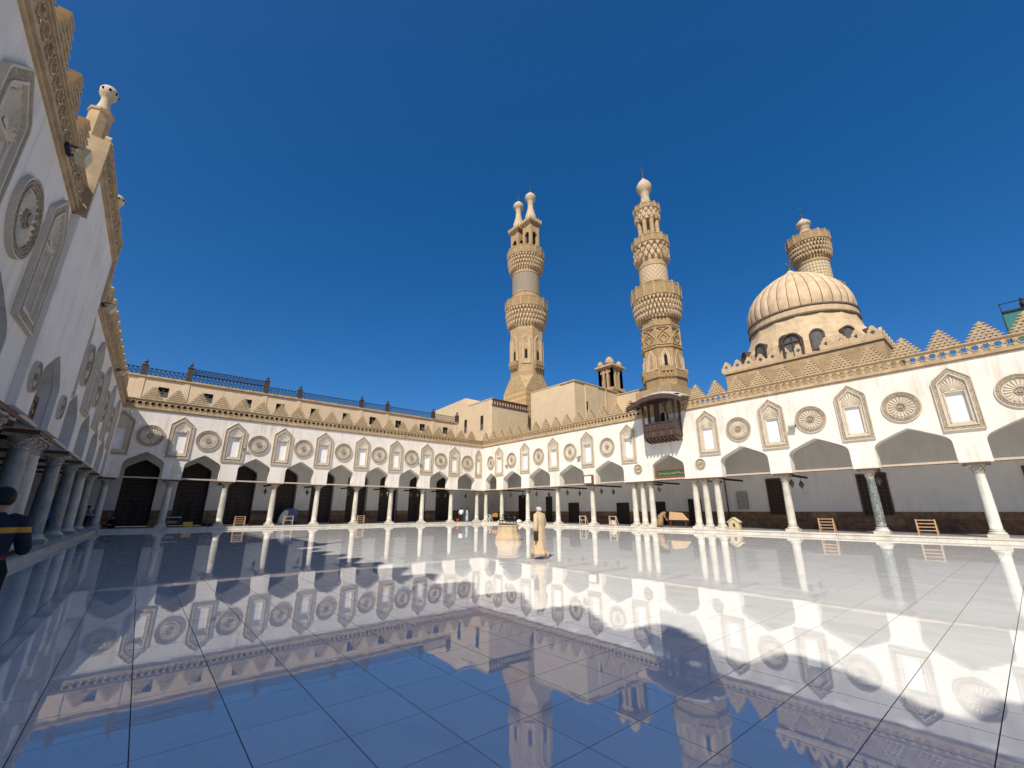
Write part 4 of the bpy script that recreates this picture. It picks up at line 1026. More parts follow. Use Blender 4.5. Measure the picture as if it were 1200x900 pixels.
# fluted shell
def dome_prof(t):
    tab = [(0, 4.02, 18.05), (.1, 4.12, 18.5), (.22, 4.10, 19.1), (.36, 3.86, 19.95), (.5, 3.35, 20.8), (.63, 2.6, 21.6), (.75, 1.75, 22.25), (.85, .98, 22.72), (.93, .42, 23.08), (1, .05, 23.5)]
    for (a, r0, z0), (b, r1, z1) in zip(tab, tab[1:]):
        if t <= b: u = (t - a) / (b - a); return r0 + (r1 - r0) * u, z0 + (z1 - z0) * u
    return tab[-1][1:]
m = MB(); m.lathe([(dome_prof(i / 16)[0] * .985, dome_prof(i / 16)[1] - .03) for i in range(17)], 48); m.build('dome_shell', 'lead', dm, smooth=True)
NG = 32; gm = MB(); hg = math.pi / NG * .93
rows = []
for i in range(17):
    r, z = dome_prof(i / 16)
    rows.append([((r + .07 * min(1, r / 2) * math.cos(u * math.pi / 2)) * math.cos(u * hg), (r + .07 * min(1, r / 2) * math.cos(u * math.pi / 2)) * math.sin(u * hg), z) for u in (-1, -.6, -.2, .2, .6, 1)])
gm.add([p for r in rows for p in r], [(i * 6 + k, i * 6 + k + 1, (i + 1) * 6 + k + 1, (i + 1) * 6 + k) for i in range(16) for k in range(5)])
gme = gm.mesh('gore', 'dome_skin', True)
for k in range(NG): inst('gore', gme, dm, (0, 0, 0), (0, 0, 2 * math.pi * k / NG))
m = MB(); m.lathe([(.16, 23.1), (.10, 23.4), (.16, 23.55), (.06, 23.7), (.12, 23.9), (.03, 24.05)], 8); m.tube([(.0, .22 * math.sin(t), 24.35 - .22 * math.cos(t)) for t in [2.5 * (i / 4 - 1) for i in range(9)]], .045, 5); m.build('crescent', 'copper_green', dm)

# ------------------------------------------------------------------ wooden balcony on the right arcade
bc = empty('wooden_balcony', (CX, 19.93, 7.45), -math.pi / 2, 'brown wooden balcony with grey curved canopy hanging on the right arcade wall', 'balcony')
BW, BD = 1.52, 1.05
m = MB(); m.box(-BW, BW, -BD, 0, .32, .42); m.build('floor', 'wood_balcony', bc)
m = MB()
for k in range(9):
    x = -BW + .08 + k * (2 * BW - .16) / 8; o_ = MB(); o_.add([(x - .07, y, z) for y, z in ((.0, .0), (0, .32), (-BD - .08, .32), (-BD - .08, .2), (-.5, .02))] + [(x + .07, y, z) for y, z in ((.0, .0), (0, .32), (-BD - .08, .32), (-BD - .08, .2), (-.5, .02))], [(0, 1, 2, 3, 4), (9, 8, 7, 6, 5)] + [(i, i + 5, (i + 1) % 5 + 5, (i + 1) % 5) for i in range(5)])
    o_.build('bracket', 'wood_balcony', bc)
def board_side(fn, L):
    n = max(2, round(L / .42))
    for i in range(n):
        fn(i * L / n, (i + 1) * L / n)
def front(a, b): m = MB(); m.box(-BW + a + .02, -BW + b - .02, -BD - .02, -BD + .03, .46, 1.62); m.build('rail_board', 'wood_balcony', bc); 
board_side(front, 2 * BW)
for s in (-1, 1):
    for i in range(2): m = MB(); m.box(s * BW - .03, s * BW + .03, -BD + .05 + i * .5, -BD + .52 + i * .5, .46, 1.62); m.build('rail_board', 'wood_balcony', bc)
m = MB()
for z in (.42, 1.02, 1.62): m.box(-BW - .06, BW + .06, -BD - .07, -BD + .06, z, z + .09); m.box(-BW - .06, -BW + .06, -BD + .07, 0, z, z + .09); m.box(BW - .06, BW + .06, -BD + .07, 0, z, z + .09)
m.build('handrail', 'wood_balcony', bc)
for x in (-BW, BW, .75): m = MB(); m.box(x - .075, x + .075, -BD - .06, -BD + .09, .42, 3.75); m.build('post', 'wood_balcony', bc)
for x in (-BW, BW): m = MB(); m.box(x - .075, x + .075, -.15, 0, .42, 3.75); m.build('post', 'wood_balcony', bc)
m = MB()
for x, s in ((-BW, 1), (.75, -1), (.75, 1), (BW, -1)): m.tube([(x, -BD, 2.7), (x + s * .12, -BD, 3.15), (x + s * .4, -BD, 3.6), (x + s * .55, -BD, 3.7)], [.07, .06, .06, .05], 5)
for x in (-BW, BW): m.tube([(x, -BD, 2.5), (x, -BD - .2, 3.1), (x, -BD - .55, 3.6)], .06, 5)
m.build('brace', 'wood_balcony', bc)
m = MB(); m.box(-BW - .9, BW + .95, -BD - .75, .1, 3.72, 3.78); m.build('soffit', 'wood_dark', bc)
canopy = [(-BW - 1.05, 3.62), (-BW - 1.0, 3.78), (-1.6, 4.12), (-.9, 4.34), (0, 4.44), (.9, 4.40), (1.7, 4.22), (BW + 1.0, 3.86), (BW + 1.08, 3.68)]
rows = []
for y, dz, sc_ in ((.25, .12, .95), (-.4, .06, .98), (-BD - .3, -.08, 1.0), (-BD - .85, -.38, 1.03)): rows.append([(x * sc_, y, z + dz) for x, z in canopy])
m = MB(); n = len(canopy); m.add([p for r in rows for p in r] + [(x, y, z - .07) for r in rows for x, y, z in r], [(i * n + k, i * n + k + 1, (i + 1) * n + k + 1, (i + 1) * n + k) for i in range(3) for k in range(n - 1)] + [(4 * n + i * n + k, 4 * n + (i + 1) * n + k, 4 * n + (i + 1) * n + k + 1, 4 * n + i * n + k + 1) for i in range(3) for k in range(n - 1)])
m.build('canopy', 'roof_felt', bc)
m = MB()
fr = rows[3]
for k in range(len(fr) - 1):
    (x0, y0, z0), (x1, y1, z1) = fr[k], fr[k + 1]
    nn = max(1, round(abs(x1 - x0) / .16))
    for i in range(nn):
        u = (i + .5) / nn; x = x0 + (x1 - x0) * u; z = z0 + (z1 - z0) * u
        m.prism([(x - .075, z + .01), (x + .075, z + .01), (x + .075, z - .34), (x, z - .46), (x - .075, z - .34)], y0 - .03, y0 + .02)
for s in (0, -1):
    for i in range(3):
        p0, p1 = rows[i][s], rows[i + 1][s]; nn = 4
        for q in range(nn):
            u = (q + .5) / nn; y = p0[1] + (p1[1] - p0[1]) * u; z = p0[2] + (p1[2] - p0[2]) * u; x = p0[0] + (p1[0] - p0[0]) * u
            m.box(x - .025, x + .025, y - .07, y + .07, z - .36, z)
m.build('valance', 'wood_balcony', bc)
m = MB(); m.box(-1.85, 1.98, .0, .45, ZT - 7.45 + .003, 12.2 - 7.45 - .75); o = m.build('back_panel', 'ashlar', bc)
m = MB(); m.prism(arch(.38, 1.8, 2.4), -.04, -.004); m.build('doorway', 'void', bc)
m = MB(); m.box(-.95, -.45, -.10, -.002, .45, 3.72); m.build('door_leaf', 'wood_balcony', bc)

# ------------------------------------------------------------------ fittings on the walls
def floodlight(loc, rz, label, s=1.0, tilt=.5):
    o = empty('floodlight', loc, rz, label, 'floodlight', 'floodlights on the arcade walls')
    m = MB(); m.box(-.22 * s, .22 * s, -.42 * s, -.2 * s, -.16 * s, .16 * s); m.build('housing', 'lamp_box' if s > .9 else 'cabinet', o, rot=(tilt, 0, 0))
    m = MB(); m.tube([(-.2 * s, 0, 0), (-.2 * s, -.3 * s, .03)], .025 * s, 5); m.tube([(.2 * s, 0, 0), (.2 * s, -.3 * s, .03)], .025 * s, 5); m.box(-.24 * s, .24 * s, -.03, 0.02, -.06 * s, .06 * s); m.build('bracket', 'iron', o)
    return o
ra_ = math.pi / 2
floodlight((-3.0, 13.4, 10.12), ra_, 'cream floodlight box under the near cornice of the left arcade', .95, .2)
floodlight((-2.86, 24.0, 10.15), ra_, 'cream floodlight box on the left arcade just past the portal block', 1.0)
floodlight((-2.7, 35.3, 10.1), ra_, 'cream floodlight box near the far end of the left arcade cornice', 1.0)
floodlight((6.56, BY, 7.40), 0, 'small grey lamp on the back wall beside the third niche', .7)
floodlight((25.3, BY, 7.15), 0, 'small grey lamp on the back wall near its right end', .7)
floodlight((CX, 42.4, 7.2), -ra_, 'small grey lamp on the right wall next to the far corner', .7)
floodlight((CX, 30.2, 7.15), -ra_, 'small grey lamp on the right wall left of the balcony', .8)
floodlight((CX, 10.0, 7.45), -ra_, 'small grey lamp on the right wall between niche and roundel right of the balcony', .9)
bx_ = empty('meter_box', (CX, 29.0, 4.2), -ra_, 'white wall box with brown frame above a column left of the balcony', 'box')
m = MB(); m.box(-.5, .5, -.3, -.003, .08, .86); m.build('body', 'paint_white', bx_)
m = MB(); m.ring([(-.56, .02), (.56, .02), (.56, .92), (-.56, .92)], [(-.47, .11), (.47, .11), (.47, .83), (-.47, .83)], -.33, -.003); m.build('frame', 'wood_red', bx_)
cb_ = empty('cabinet', (40.98, 16.65, 1.72), -ra_, 'grey green electric cabinet on the white wall behind the right arcade', 'cabinet')
m = MB(); m.box(-.45, .45, -.16, 0, 0, 1.5); m.build('body', 'cabinet', cb_)
m = MB(); m.box(-.41, .41, -.18, -.16, .04, 1.46); m.build('door', 'cabinet', cb_)
m = MB(); m.box(-.36, -.31, -.21, -.18, .6, .8); m.build('handle', 'iron', cb_)
pi_ = MB(); pi_.tube([(40.9, 18.0, ZK), (40.9, 18.0, 7.3)], .06, 8); tag(pi_.build('drain_pipe', 'shutter', smooth=True), 'grey drain pipe on the white wall beside the electric cabinet', 'pipe')
def board(loc, rz, label, w=1.46):
    o = empty('sign_board', loc, rz, label, 'sign')
    m = MB(); m.ring([(-w, 0), (w, 0), (w, .86), (-w, .86)], [(-w + .2, .17), (w - .12, .17), (w - .12, .69), (-w + .2, .69)], -.06, .06); m.build('frame', 'wood_red', o)
    m = MB(); m.box(-w + .2, w - .12, -.03, .03, .17, .69); m.build('panel', 'paint_green', o)
    r_ = random.Random(5); m = MB(); x = -w + .36
    while x < w - .34:   # flowing script strokes, too small to read
        l = r_.uniform(.12, .26); pts = [(x + l * t, -.035, .36 + .07 * math.sin(t * r_.uniform(2, 5)) + .02 * r_.random()) for t in (0, .25, .5, .75, 1)]
        m.tube(pts, .018, 4)
        if r_.random() < .6: m.tube([(x + l * .5, -.035, .4), (x + l * .52, -.035, .4 + r_.uniform(.1, .2))], .016, 4)
        if r_.random() < .5: m.ball((x + l * .4, -.035, .28), .02, 6, 4)
        x += l + .03
    m.build('lettering', 'gold', o)
    return o
board((CX + .25, 20.12, 4.36), -ra_, 'green inscription board in a red wooden frame inside the arch under the balcony')
board((ax(19.37) - .25, 19.37, 4.36), ra_, 'green inscription board in a wooden frame inside the portal arch on the left')

# lanterns hanging from the cross ties
ln = MB(); ln.lathe([(.02, -.30), (.05, -.26), (.07, -.20), (.15, -.06), (.17, .06), (.13, .16), (.07, .22), (.09, .25), (.03, .32)], 10); LNB = ln.mesh('body', 'copper_green')
ln = MB(); ln.tube([(0, 0, .3), (0, 0, .52)], .014, 5); ln.ring([(.06 * math.cos(k * .785), .56 + .06 * math.sin(k * .785)) for k in range(8)], [(.04 * math.cos(k * .785), .56 + .04 * math.sin(k * .785)) for k in range(8)], -.01, .01); LNC = ln.mesh('chain', 'iron')
ln = MB(); ln.lathe([(.165, -.03), (.19, 0), (.19, .03), (.165, .06)], 10); LNR = ln.mesh('ring', 'brass')
LANT = [((36.8, 43.943), 'right arcade, front lantern at the first column from the far corner'), ((38.95, 43.943), 'right arcade, rear lantern at the first column from the far corner'),
        ((36.81, 38.984), 'right arcade, front lantern at the second column from the far corner'), ((38.94, 38.984), 'right arcade, rear lantern at the second column from the far corner'),
        ((36.94, 34.017), 'right arcade, front lantern at the third column from the far corner'), ((39.06, 34.017), 'right arcade, rear lantern at the third column from the far corner'),
        ((36.82, 29.058), 'right arcade, front lantern left of the triple columns'), ((38.86, 29.058), 'right arcade, rear lantern left of the triple columns'),
        ((36.67, 22.207), 'right arcade, lantern hanging under the arch below the balcony'), ((36.67, 11.254), 'right arcade, front lantern beside the single white column'),
        ((38.77, 11.254), 'right arcade, rear lantern beside the single white column'), ((37.64, 6.38), 'right arcade, lantern behind the dark granite column')]
for i, (x, ys) in enumerate(((COLS_B[3], (52.0,)), (COLS_B[4], (51.8,)), (COLS_B[5], (50.6,)), (COLS_B[6], (49.0, 50.8)), (COLS_B[7], (49.3, 51.1)), (COLS_B[8], (49.45, 51.4)), (COLS_B[9], (50.8,)))):
    for j, y in enumerate(ys): LANT.append(((x, y), 'back arcade, %s lantern at the %s column from the left corner' % ('front' if j == 0 else 'rear', ORD[i + 3])))
for (x, y), lb in LANT:
    o = empty('hanging_lantern', (x, y, 3.52), 0, 'small dark metal lantern: ' + lb, 'lantern', 'lanterns in the arcades')
    inst('body', LNB, o); inst('ring', LNR, o); inst('chain', LNC, o)

# wooden racks on the kerb
def rack(loc, rz, label, w=.8, h=.9, mat='wood_light', rungs=4):
    o = empty('wooden_rack', loc, rz, label, 'rack', 'wooden racks along the arcades')
    for s in (-1, 1):
        m = MB(); m.box(s * w / 2 - .03, s * w / 2 + .03, -.03, .03, 0, h); m.build('leg', mat, o)
        m = MB(); m.add([(s * w / 2 - .025, .03, h * .95), (s * w / 2 + .025, .03, h * .95), (s * w / 2 - .025, .42, 0), (s * w / 2 + .025, .42, 0), (s * w / 2 - .025, .08, h * .95), (s * w / 2 + .025, .08, h * .95), (s * w / 2 - .025, .47, 0), (s * w / 2 + .025, .47, 0)], [(0, 1, 3, 2), (4, 6, 7, 5), (0, 2, 6, 4), (1, 5, 7, 3), (0, 4, 5, 1), (2, 3, 7, 6)]); m.build('rear_leg', mat, o)
    for k in range(rungs):
        z = h - .05 - k * (h - .15) / rungs; m = MB(); m.box(-w / 2 + .03, w / 2 - .03, -.02, .02, z - .025, z + .025); m.build('rung', mat, o)
    return o
rack((34.75, 9.1, ZK), -ra_, 'light wooden slatted rack between the single white column and the granite column')
rack((34.7, 4.25, ZK), -ra_, 'light wooden slatted rack right of the dark granite column')
rack((7.2, 47.35, ZK), 0, 'light wooden slatted rack at the edge of the shadow in the back arcade')
rack((11.3, 47.4, ZK), 0, 'light wooden slatted rack beside the blue covered machine', rungs=2)
rack((18.5, 47.4, ZK), 0, 'light wooden slatted rack right of the fifth sunlit column of the back arcade', .75)
rack((34.7, 30.0, ZK), -ra_, 'pale wooden stand two columns left of the balcony', .75, rungs=2, mat='wood_tie')
rack((34.75, 26.3, ZK), -ra_, 'pale wooden stand just left of the triple columns', .75, rungs=2, mat='wood_tie')
rack((34.9, 46.2, ZK), -ra_, 'white painted stand in the far corner behind the well', .7, rungs=2, mat='paint_white')

# covered machine, crates and small things in the back arcade
mc = empty('covered_machine', (12.3, 51.8, ZK), 0, 'blue and white covered machine behind the third column of the back arcade', 'machine')
m = MB(); m.loft([[(x * a + dx, y * b, z) for x, y in ((-.8, -.3), (.75, -.3), (.85, .0), (.75, .3), (-.8, .3), (-.9, 0))] for z, a, b, dx in ((.15, .85, .8, 0), (.5, 1.0, 1.0, .02), (1.1, .9, 1.0, .08), (1.45, .78, .8, .14), (1.6, .6, .5, .16))]); m.build('cover', 'blue_tarp', mc)
m = MB(); m.loft([[(x * a + dx, y * b, z) for x, y in ((-.45, -.34), (.3, -.36), (.3, .1), (-.45, .1))] for z, a, b, dx in ((.1, .8, 1, -.62), (.6, 1, 1, -.5), (1.15, .75, 1, -.38), (1.4, .4, .9, -.3))]); m.build('shield', 'paint_white', mc)
for x in (-.65, .6): m = MB(); m.lathe([(.05, -.06), (.22, -.06), (.24, -.03), (.24, .03), (.22, .06), (.05, .06)], 14); m.build('wheel', 'iron', mc, (x, 0, .24), (math.pi / 2, 0, 0))
ye = empty('yellow_crate', (3.5, 49.3, ZK), 0, 'small yellow crate on the arcade floor left of the seated person', 'crate')
m = MB(); m.box(-.32, .32, -.22, .22, 0, .05); m.build('bottom', 'yellow', ye)
for a in ((-.34, .34, -.24, -.21), (-.34, .34, .21, .24), (-.34, -.31, -.21, .21), (.31, .34, -.21, .21)): m = MB(); m.box(*a, .03, .42); m.build('side', 'yellow', ye)
tb = empty('small_table', (2.4, 50.2, ZK), 0, 'small white table with folded cloths beside the first sunlit column', 'table')
m = MB(); m.box(-.6, .6, -.3, .3, .78, .84); m.build('top', 'paint_white', tb)
for x in (-.5, .5):
    for y in (-.24, .24): m = MB(); m.box(x - .03, x + .03, y - .03, y + .03, 0, .78); m.build('leg', 'shutter', tb)
m = MB(); m.box(-.4, .3, -.2, .2, .3, .42); m.box(-.3, .35, -.2, .2, .42, .5); m.build('shelf', 'cabinet', tb)
# sun-patch panel, yellow hut-shaped box and orange board in the right arcade
wb = empty('sun_patch_panel', (35.4, 19.9, ZK), -ra_, 'tan panel standing in for the sun patch in the passage under the balcony', 'board')  # added panel, its tan colour stands in for a pool of sunlight
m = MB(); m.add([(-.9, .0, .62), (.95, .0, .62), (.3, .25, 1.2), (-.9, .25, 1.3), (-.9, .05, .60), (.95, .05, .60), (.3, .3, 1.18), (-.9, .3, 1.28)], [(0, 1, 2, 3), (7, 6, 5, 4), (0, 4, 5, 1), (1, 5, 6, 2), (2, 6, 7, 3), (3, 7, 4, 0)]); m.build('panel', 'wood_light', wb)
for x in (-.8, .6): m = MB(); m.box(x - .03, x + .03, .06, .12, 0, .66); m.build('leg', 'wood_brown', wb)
hb = empty('donation_box', (36.2, 15.6, ZK), -ra_, 'yellow house-shaped box on the floor right of the triple columns', 'box')
m = MB(); m.ring([(-.4, .0), (.4, .0), (.4, .5), (0, .78), (-.4, .5)], [(-.1, .12), (.1, .12), (.1, .36), (0, .46), (-.1, .36)], -.2, .2); m.build('body', 'lamp_box', hb)
m = MB(); m.prism([(-.46, .46), (0, .80), (.46, .46), (.5, .52), (0, .88), (-.5, .52)], -.26, .26); m.build('lid', 'lamp_box', hb)
m = MB(); m.box(-.36, .36, .12, .18, .02, .5); m.build('back', 'wood_brown', hb)
ob = empty('orange_panel', (36.3, 46.6, ZK), -ra_ + .5, 'orange notice panel on legs behind the well', 'sign')
m = MB(); m.prism([(-.45, .6), (.4, .56), (.45, .98), (.1, 1.12), (-.4, .95)], -.03, .03); m.build('panel', 'orange', ob)
for x in (-.4, .4): m = MB(); m.box(x - .03, x + .03, .03, .08, 0, .7); m.build('leg', 'iron', ob)
rbk = MB(); rbk.lathe([(.13, 0), (.18, .34), (.2, .36), (.2, .38), (.165, .38), (.125, .05)], 16); bk = tag(rbk.build('bucket', 'red', None, (30.9, 46.55 + .75, ZK), smooth=True), 'red bucket beside the two people at the far corner', 'bucket')
m = MB(); m.tube([(-.18, 0, .36), (-.13, 0, .5), (0, 0, .56), (.13, 0, .5), (.18, 0, .36)], .012, 5); m.build('handle', 'iron', bk)
for i, (x, y, s) in enumerate(((36.2, 41.6, 1), (36.1, 27.3, 1.4), (36.1, 39.5, .8))):
    m = MB(); m.loft([[(s * a * .45 * math.cos(t * .785) * (1 + .15 * math.sin(3 * t + i)), s * a * .32 * math.sin(t * .785), s * z) for t in range(8)] for a, z in ((1, 0), (.9, .12), (.55, .26), (.15, .34))])
    tag(m.build('sack', 'cloth_white' if i != 1 else 'wood_tie', None, (x, y, ZK), (0, 0, i), smooth=True), ['pale cloth bundle on the floor by the second column from the far corner', 'beige cloth heap on the floor beside the stand left of the triple columns', 'small pale bundle between the second and third columns from the far corner'][i], 'bundle')
tg = empty('roof_cabin', (38.0, -1.3, 0), -ra_, 'teal glazed rooftop cabin with thin metal railing at the right edge', 'cabin')
m = MB(); m.box(0, 3, 0, 2, 9.9, 13.2); m.build('wall', 'teal_glass', tg)
m = MB()
for x in (.0, 1.0, 2.0, 3.0): m.box(x - .02, x + .02, -.06, 0, 9.9, 13.75)
m.box(0, 3, -.06, 0, 13.1, 13.22); m.box(-.04, 3, -.05, -.01, 13.68, 13.73); m.build('railing', 'iron', tg)
m = MB(); m.lathe([(.10, 13.2), (.12, 13.6), (.06, 13.7), (.08, 13.85), (.03, 13.95)], 8, (.9, .3)); m.build('vent', 'iron', tg)

# ------------------------------------------------------------------ well in the courtyard
we = empty('well', (16.1, 19.45, 0), .2, 'cream stone well head with dark iron cage standing alone in the courtyard', 'well')
m = MB(); m.lathe([(.74, 0), (.74, .16), (.70, .22), (.63, .34), (.60, .44), (.60, .74), (.64, .78), (.64, .84), (.5, .85)], 12); m.build('basin', 'stone_pale', we)
m = MB(); m.lathe([(.5, .86), (.52, .86), (.52, .9), (.5, .9)], 20); m.lathe([(.47, 1.05), (.5, 1.05), (.5, 1.09), (.47, 1.09)], 20)
for k in range(14): a = 2 * math.pi * k / 14; m.tube([(.5 * math.cos(a), .5 * math.sin(a), .84), (.5 * math.cos(a), .5 * math.sin(a), 1.08)], .014, 5)
m.build('railing', 'iron', we)
m = MB()
for k in range(4): a = math.pi * k / 4; m.tube([(.5 * math.cos(a) * math.cos(t), .5 * math.sin(a) * math.cos(t), 1.07 + .42 * math.sin(t)) for t in [math.pi * i / 10 for i in range(11)]], .014, 5)
for r_, z in ((.35, 1.36), (.46, 1.22)): m.lathe([(r_, z), (r_ + .02, z), (r_ + .02, z + .02), (r_, z + .02)], 18)
m.ball((0, 0, 1.53), .05, 8, 6); m.build('cage', 'iron', we)
m = MB(); m.lathe([(.13, -.02), (.16, -.02), (.16, .02), (.13, .02)], 14); m.build('pulley', 'paint_white', we, (.2, -.3, 1.12), (math.pi / 2, 0, .6))

# ------------------------------------------------------------------ people
def skin_mesh(name, V, E, mat, parent=None, loc=(0, 0, 0), rot=(0, 0, 0), lev=2):
    names = list(V); me = bpy.data.meshes.new(name); me.from_pydata([V[n][0] for n in names], [(names.index(a), names.index(b)) for a, b in E], []); me.materials.append(MAT[mat])
    o = bpy.data.objects.new(name, me); COL.objects.link(o); o.parent = parent; o.location = loc; o.rotation_euler = rot
    md = o.modifiers.new('skin', 'SKIN'); md.use_smooth_shade = True
    for i, n in enumerate(names):
        sv = me.skin_vertices[0].data[i]; r = V[n][1]; sv.radius = (r, r); sv.use_root = (i == 0)
    ss = o.modifiers.new('sub', 'SUBSURF'); ss.levels = 1; ss.render_levels = lev
    return o
def ell(c, rx, ry, n=16, rot=0, fold=0, ph=0, k=5):
    out = []
    for i in range(n):
        a = 2 * math.pi * i / n; f = 1 + fold * math.sin(k * a + ph); x, y = rx * f * math.cos(a), ry * f * math.sin(a)
        out.append((c[0] + x * math.cos(rot) - y * math.sin(rot), c[1] + x * math.sin(rot) + y * math.cos(rot), c[2]))
    return out
STAND = dict(pelvis=(0, 0, .95), chest=(0, 0, 1.33), neck=(0, .02, 1.50), head=(0, .04, 1.60), crown=(0, .04, 1.68), shl=(-.18, 0, 1.41), shr=(.18, 0, 1.41), ell=(-.25, -.03, 1.13), elr=(.25, -.03, 1.13),
             wrl=(-.26, .05, .89), wrr=(.26, .05, .89), hil=(-.09, 0, .90), hir=(.09, 0, .90), knl=(-.10, .05, .50), knr=(.10, -.02, .50), anl=(-.10, .06, .09), anr=(.10, -.16, .11))
WALK = dict(STAND, knl=(-.10, .16, .50), anl=(-.10, .22, .09), knr=(.10, -.02, .49), anr=(.10, -.26, .14), wrl=(-.27, -.10, .90), wrr=(.26, .16, .92), ell=(-.26, -.10, 1.14), elr=(.25, .0, 1.13))
SIT = dict(pelvis=(0, 0, .12), chest=(0, .05, .50), neck=(0, .09, .67), head=(0, .13, .77), crown=(0, .13, .85), shl=(-.18, .04, .58), shr=(.18, .04, .58), ell=(-.25, .12, .34), elr=(.25, .12, .34), wrl=(-.12, .32, .28), wrr=(.12, .32, .28),
           hil=(-.1, .02, .12), hir=(.1, .02, .12), knl=(-.32, .38, .20), knr=(.32, .38, .20), anl=(.05, .50, .08), anr=(-.05, .56, .08))
BEND = dict(STAND, chest=(0, .30, 1.12), neck=(0, .44, 1.20), head=(0, .52, 1.20), crown=(0, .60, 1.18), shl=(-.18, .36, 1.16), shr=(.18, .36, 1.16), ell=(-.22, .45, .90), elr=(.22, .45, .90), wrl=(-.15, .58, .70), wrr=(.15, .58, .70))
def person(loc, rz, label, pose, top, bottom, hair, skin='skin', s=1.0, robe=None, scarf=None, sleeves=True, group=None):
    J = {k: Vector(v) for k, v in pose.items()}; up = (J['crown'] - J['neck']).normalized()
    V = {'pelvis': (J['pelvis'], .11), 'chest': (J['chest'], .10), 'neck': (J['neck'], .052), 'head': (J['head'], .088), 'crown': (J['crown'], .082)}
    E = [('pelvis', 'chest'), ('chest', 'neck'), ('neck', 'head'), ('head', 'crown')]
    fwd = (J['head'] - J['neck']); fwd = Vector((0, 1, 0)) - up * up.y
    fwd = fwd.normalized() if fwd.length > .1 else Vector((0, 0, -1))
    V['nose'] = (J['head'] + fwd * .105 + up * .005, .016); E.append(('head', 'nose'))
    V['chin'] = (J['head'] + fwd * .065 - up * .075, .032); E.append(('head', 'chin'))
    for sd, sg in (('l', -1), ('r', 1)):
        V['ear' + sd] = (J['head'] + Vector((sg * .095, 0, 0)) + up * .01, .018); E.append(('head', 'ear' + sd))
        V['sh' + sd] = (J['sh' + sd], .062); V['el' + sd] = (J['el' + sd], .043); V['wr' + sd] = (J['wr' + sd], .029)
        d = (J['wr' + sd] - J['el' + sd]).normalized(); V['pa' + sd] = (J['wr' + sd] + d * .07, .030)
        E += [('chest', 'sh' + sd), ('sh' + sd, 'el' + sd), ('el' + sd, 'wr' + sd), ('wr' + sd, 'pa' + sd)]
        side = d.cross(Vector((sg, 0, 0))).normalized()
        for q in range(4):
            b = J['wr' + sd] + d * .10 + side * (-.03 + .02 * q); V['f%d%s' % (q, sd)] = (b + d * .03, .009); V['g%d%s' % (q, sd)] = (b + d * (.07 - .006 * abs(q - 1.5)) + Vector((-sg * .02, 0, 0)), .008)
            E += [('pa' + sd, 'f%d%s' % (q, sd)), ('f%d%s' % (q, sd), 'g%d%s' % (q, sd))]
        V['th' + sd] = (J['wr' + sd] + d * .07 - side * .055, .010); E.append(('pa' + sd, 'th' + sd))
        V['hi' + sd] = (J['hi' + sd], .085); V['kn' + sd] = (J['kn' + sd], .055); V['an' + sd] = (J['an' + sd], .038)
        V['he' + sd] = (J['an' + sd] + Vector((0, -.03, -.05)), .034); V['to' + sd] = (J['an' + sd] + Vector((sg * .02, .15, -.055)), .03)
        E += [('pelvis', 'hi' + sd), ('hi' + sd, 'kn' + sd), ('kn' + sd, 'an' + sd), ('an' + sd, 'he' + sd), ('an' + sd, 'to' + sd)]
    P = skin_mesh('person', V, E, skin, None, loc, (0, 0, rz)); P.scale = (s, s, s); tag(P, label, 'person', group)
    # shirt
    def tor(f, rx, ry): c = J['pelvis'].lerp(J['chest'], f) if f <= 1 else J['chest'].lerp(J['neck'], f - 1); return c, rx, ry
    m = MB(); ax_ = (J['chest'] - J['pelvis']).normalized(); q = Vector((0, 0, 1)).rotation_difference(ax_)
    rings = []
    for f, rx, ry in ((-.12, .175, .135), (.15, .165, .125), (.5, .165, .12), (.9, .19, .13), (1.25, .205, .13), (1.5, .185, .118), (1.68, .125, .098), (1.84, .08, .08), (1.98, .064, .066)):
        c = J['pelvis'].lerp(J['chest'], f) if f <= 1 else J['chest'].lerp(J['neck'], f - 1); rings.append([tuple(c + q @ Vector((p[0], p[1], 0))) for p in ell((0, 0, 0), rx, ry, 16, 0, .02, f * 3)])
    m.loft(rings)
    for sd in 'lr':
        end = J['el' + sd].lerp(J['wr' + sd], .92 if sleeves else .05)
        m.tube([J['chest'] * .6 + J['neck'] * .4, J['sh' + sd] * .7 + J['chest'] * .3 + (J['neck'] - J['chest']) * .12, J['sh' + sd] * .94 + J['el' + sd] * .06, J['sh' + sd].lerp(J['el' + sd], .3), J['sh' + sd].lerp(J['el' + sd], .65), J['el' + sd], end], [.04, .082, .08, .072, .066, .062, .048 if sleeves else .06], 12)
    if top: m.build('shirt', top, P, smooth=True)
    if bottom:
        m = MB()
        for sd in 'lr': m.tube([J['pelvis'].lerp(J['hi' + sd], .6) + Vector((0, 0, .06)), J['hi' + sd], J['kn' + sd], J['an' + sd] + Vector((0, 0, .03))], [.12, .115, .08, .065], 12)
        m.loft([ell(tuple(J['pelvis'] + Vector((0, 0, z))), rx, ry, 14) for z, rx, ry in ((-.17, .09, .08), (-.10, .165, .125), (0, .17, .125), (.10, .16, .12))])
        m.build('trousers', bottom, P, smooth=True)
    if hair:
        m = MB(); c = J['head'] * .45 + J['crown'] * .55 - fwd * .018
        qq = Vector((0, 0, 1)).rotation_difference(up)
        m.loft([[tuple(c + qq @ Vector((p[0], p[1] + dy, z))) for p in ell((0, 0, 0), r, r * 1.12, 14)] for z, r, dy in ((-.085, .075, -.03), (-.05, .098, -.022), (0, .106, -.012), (.05, .098, -.004), (.09, .07, 0), (.112, .02, 0))]); m.build('hair', hair, P, smooth=True)
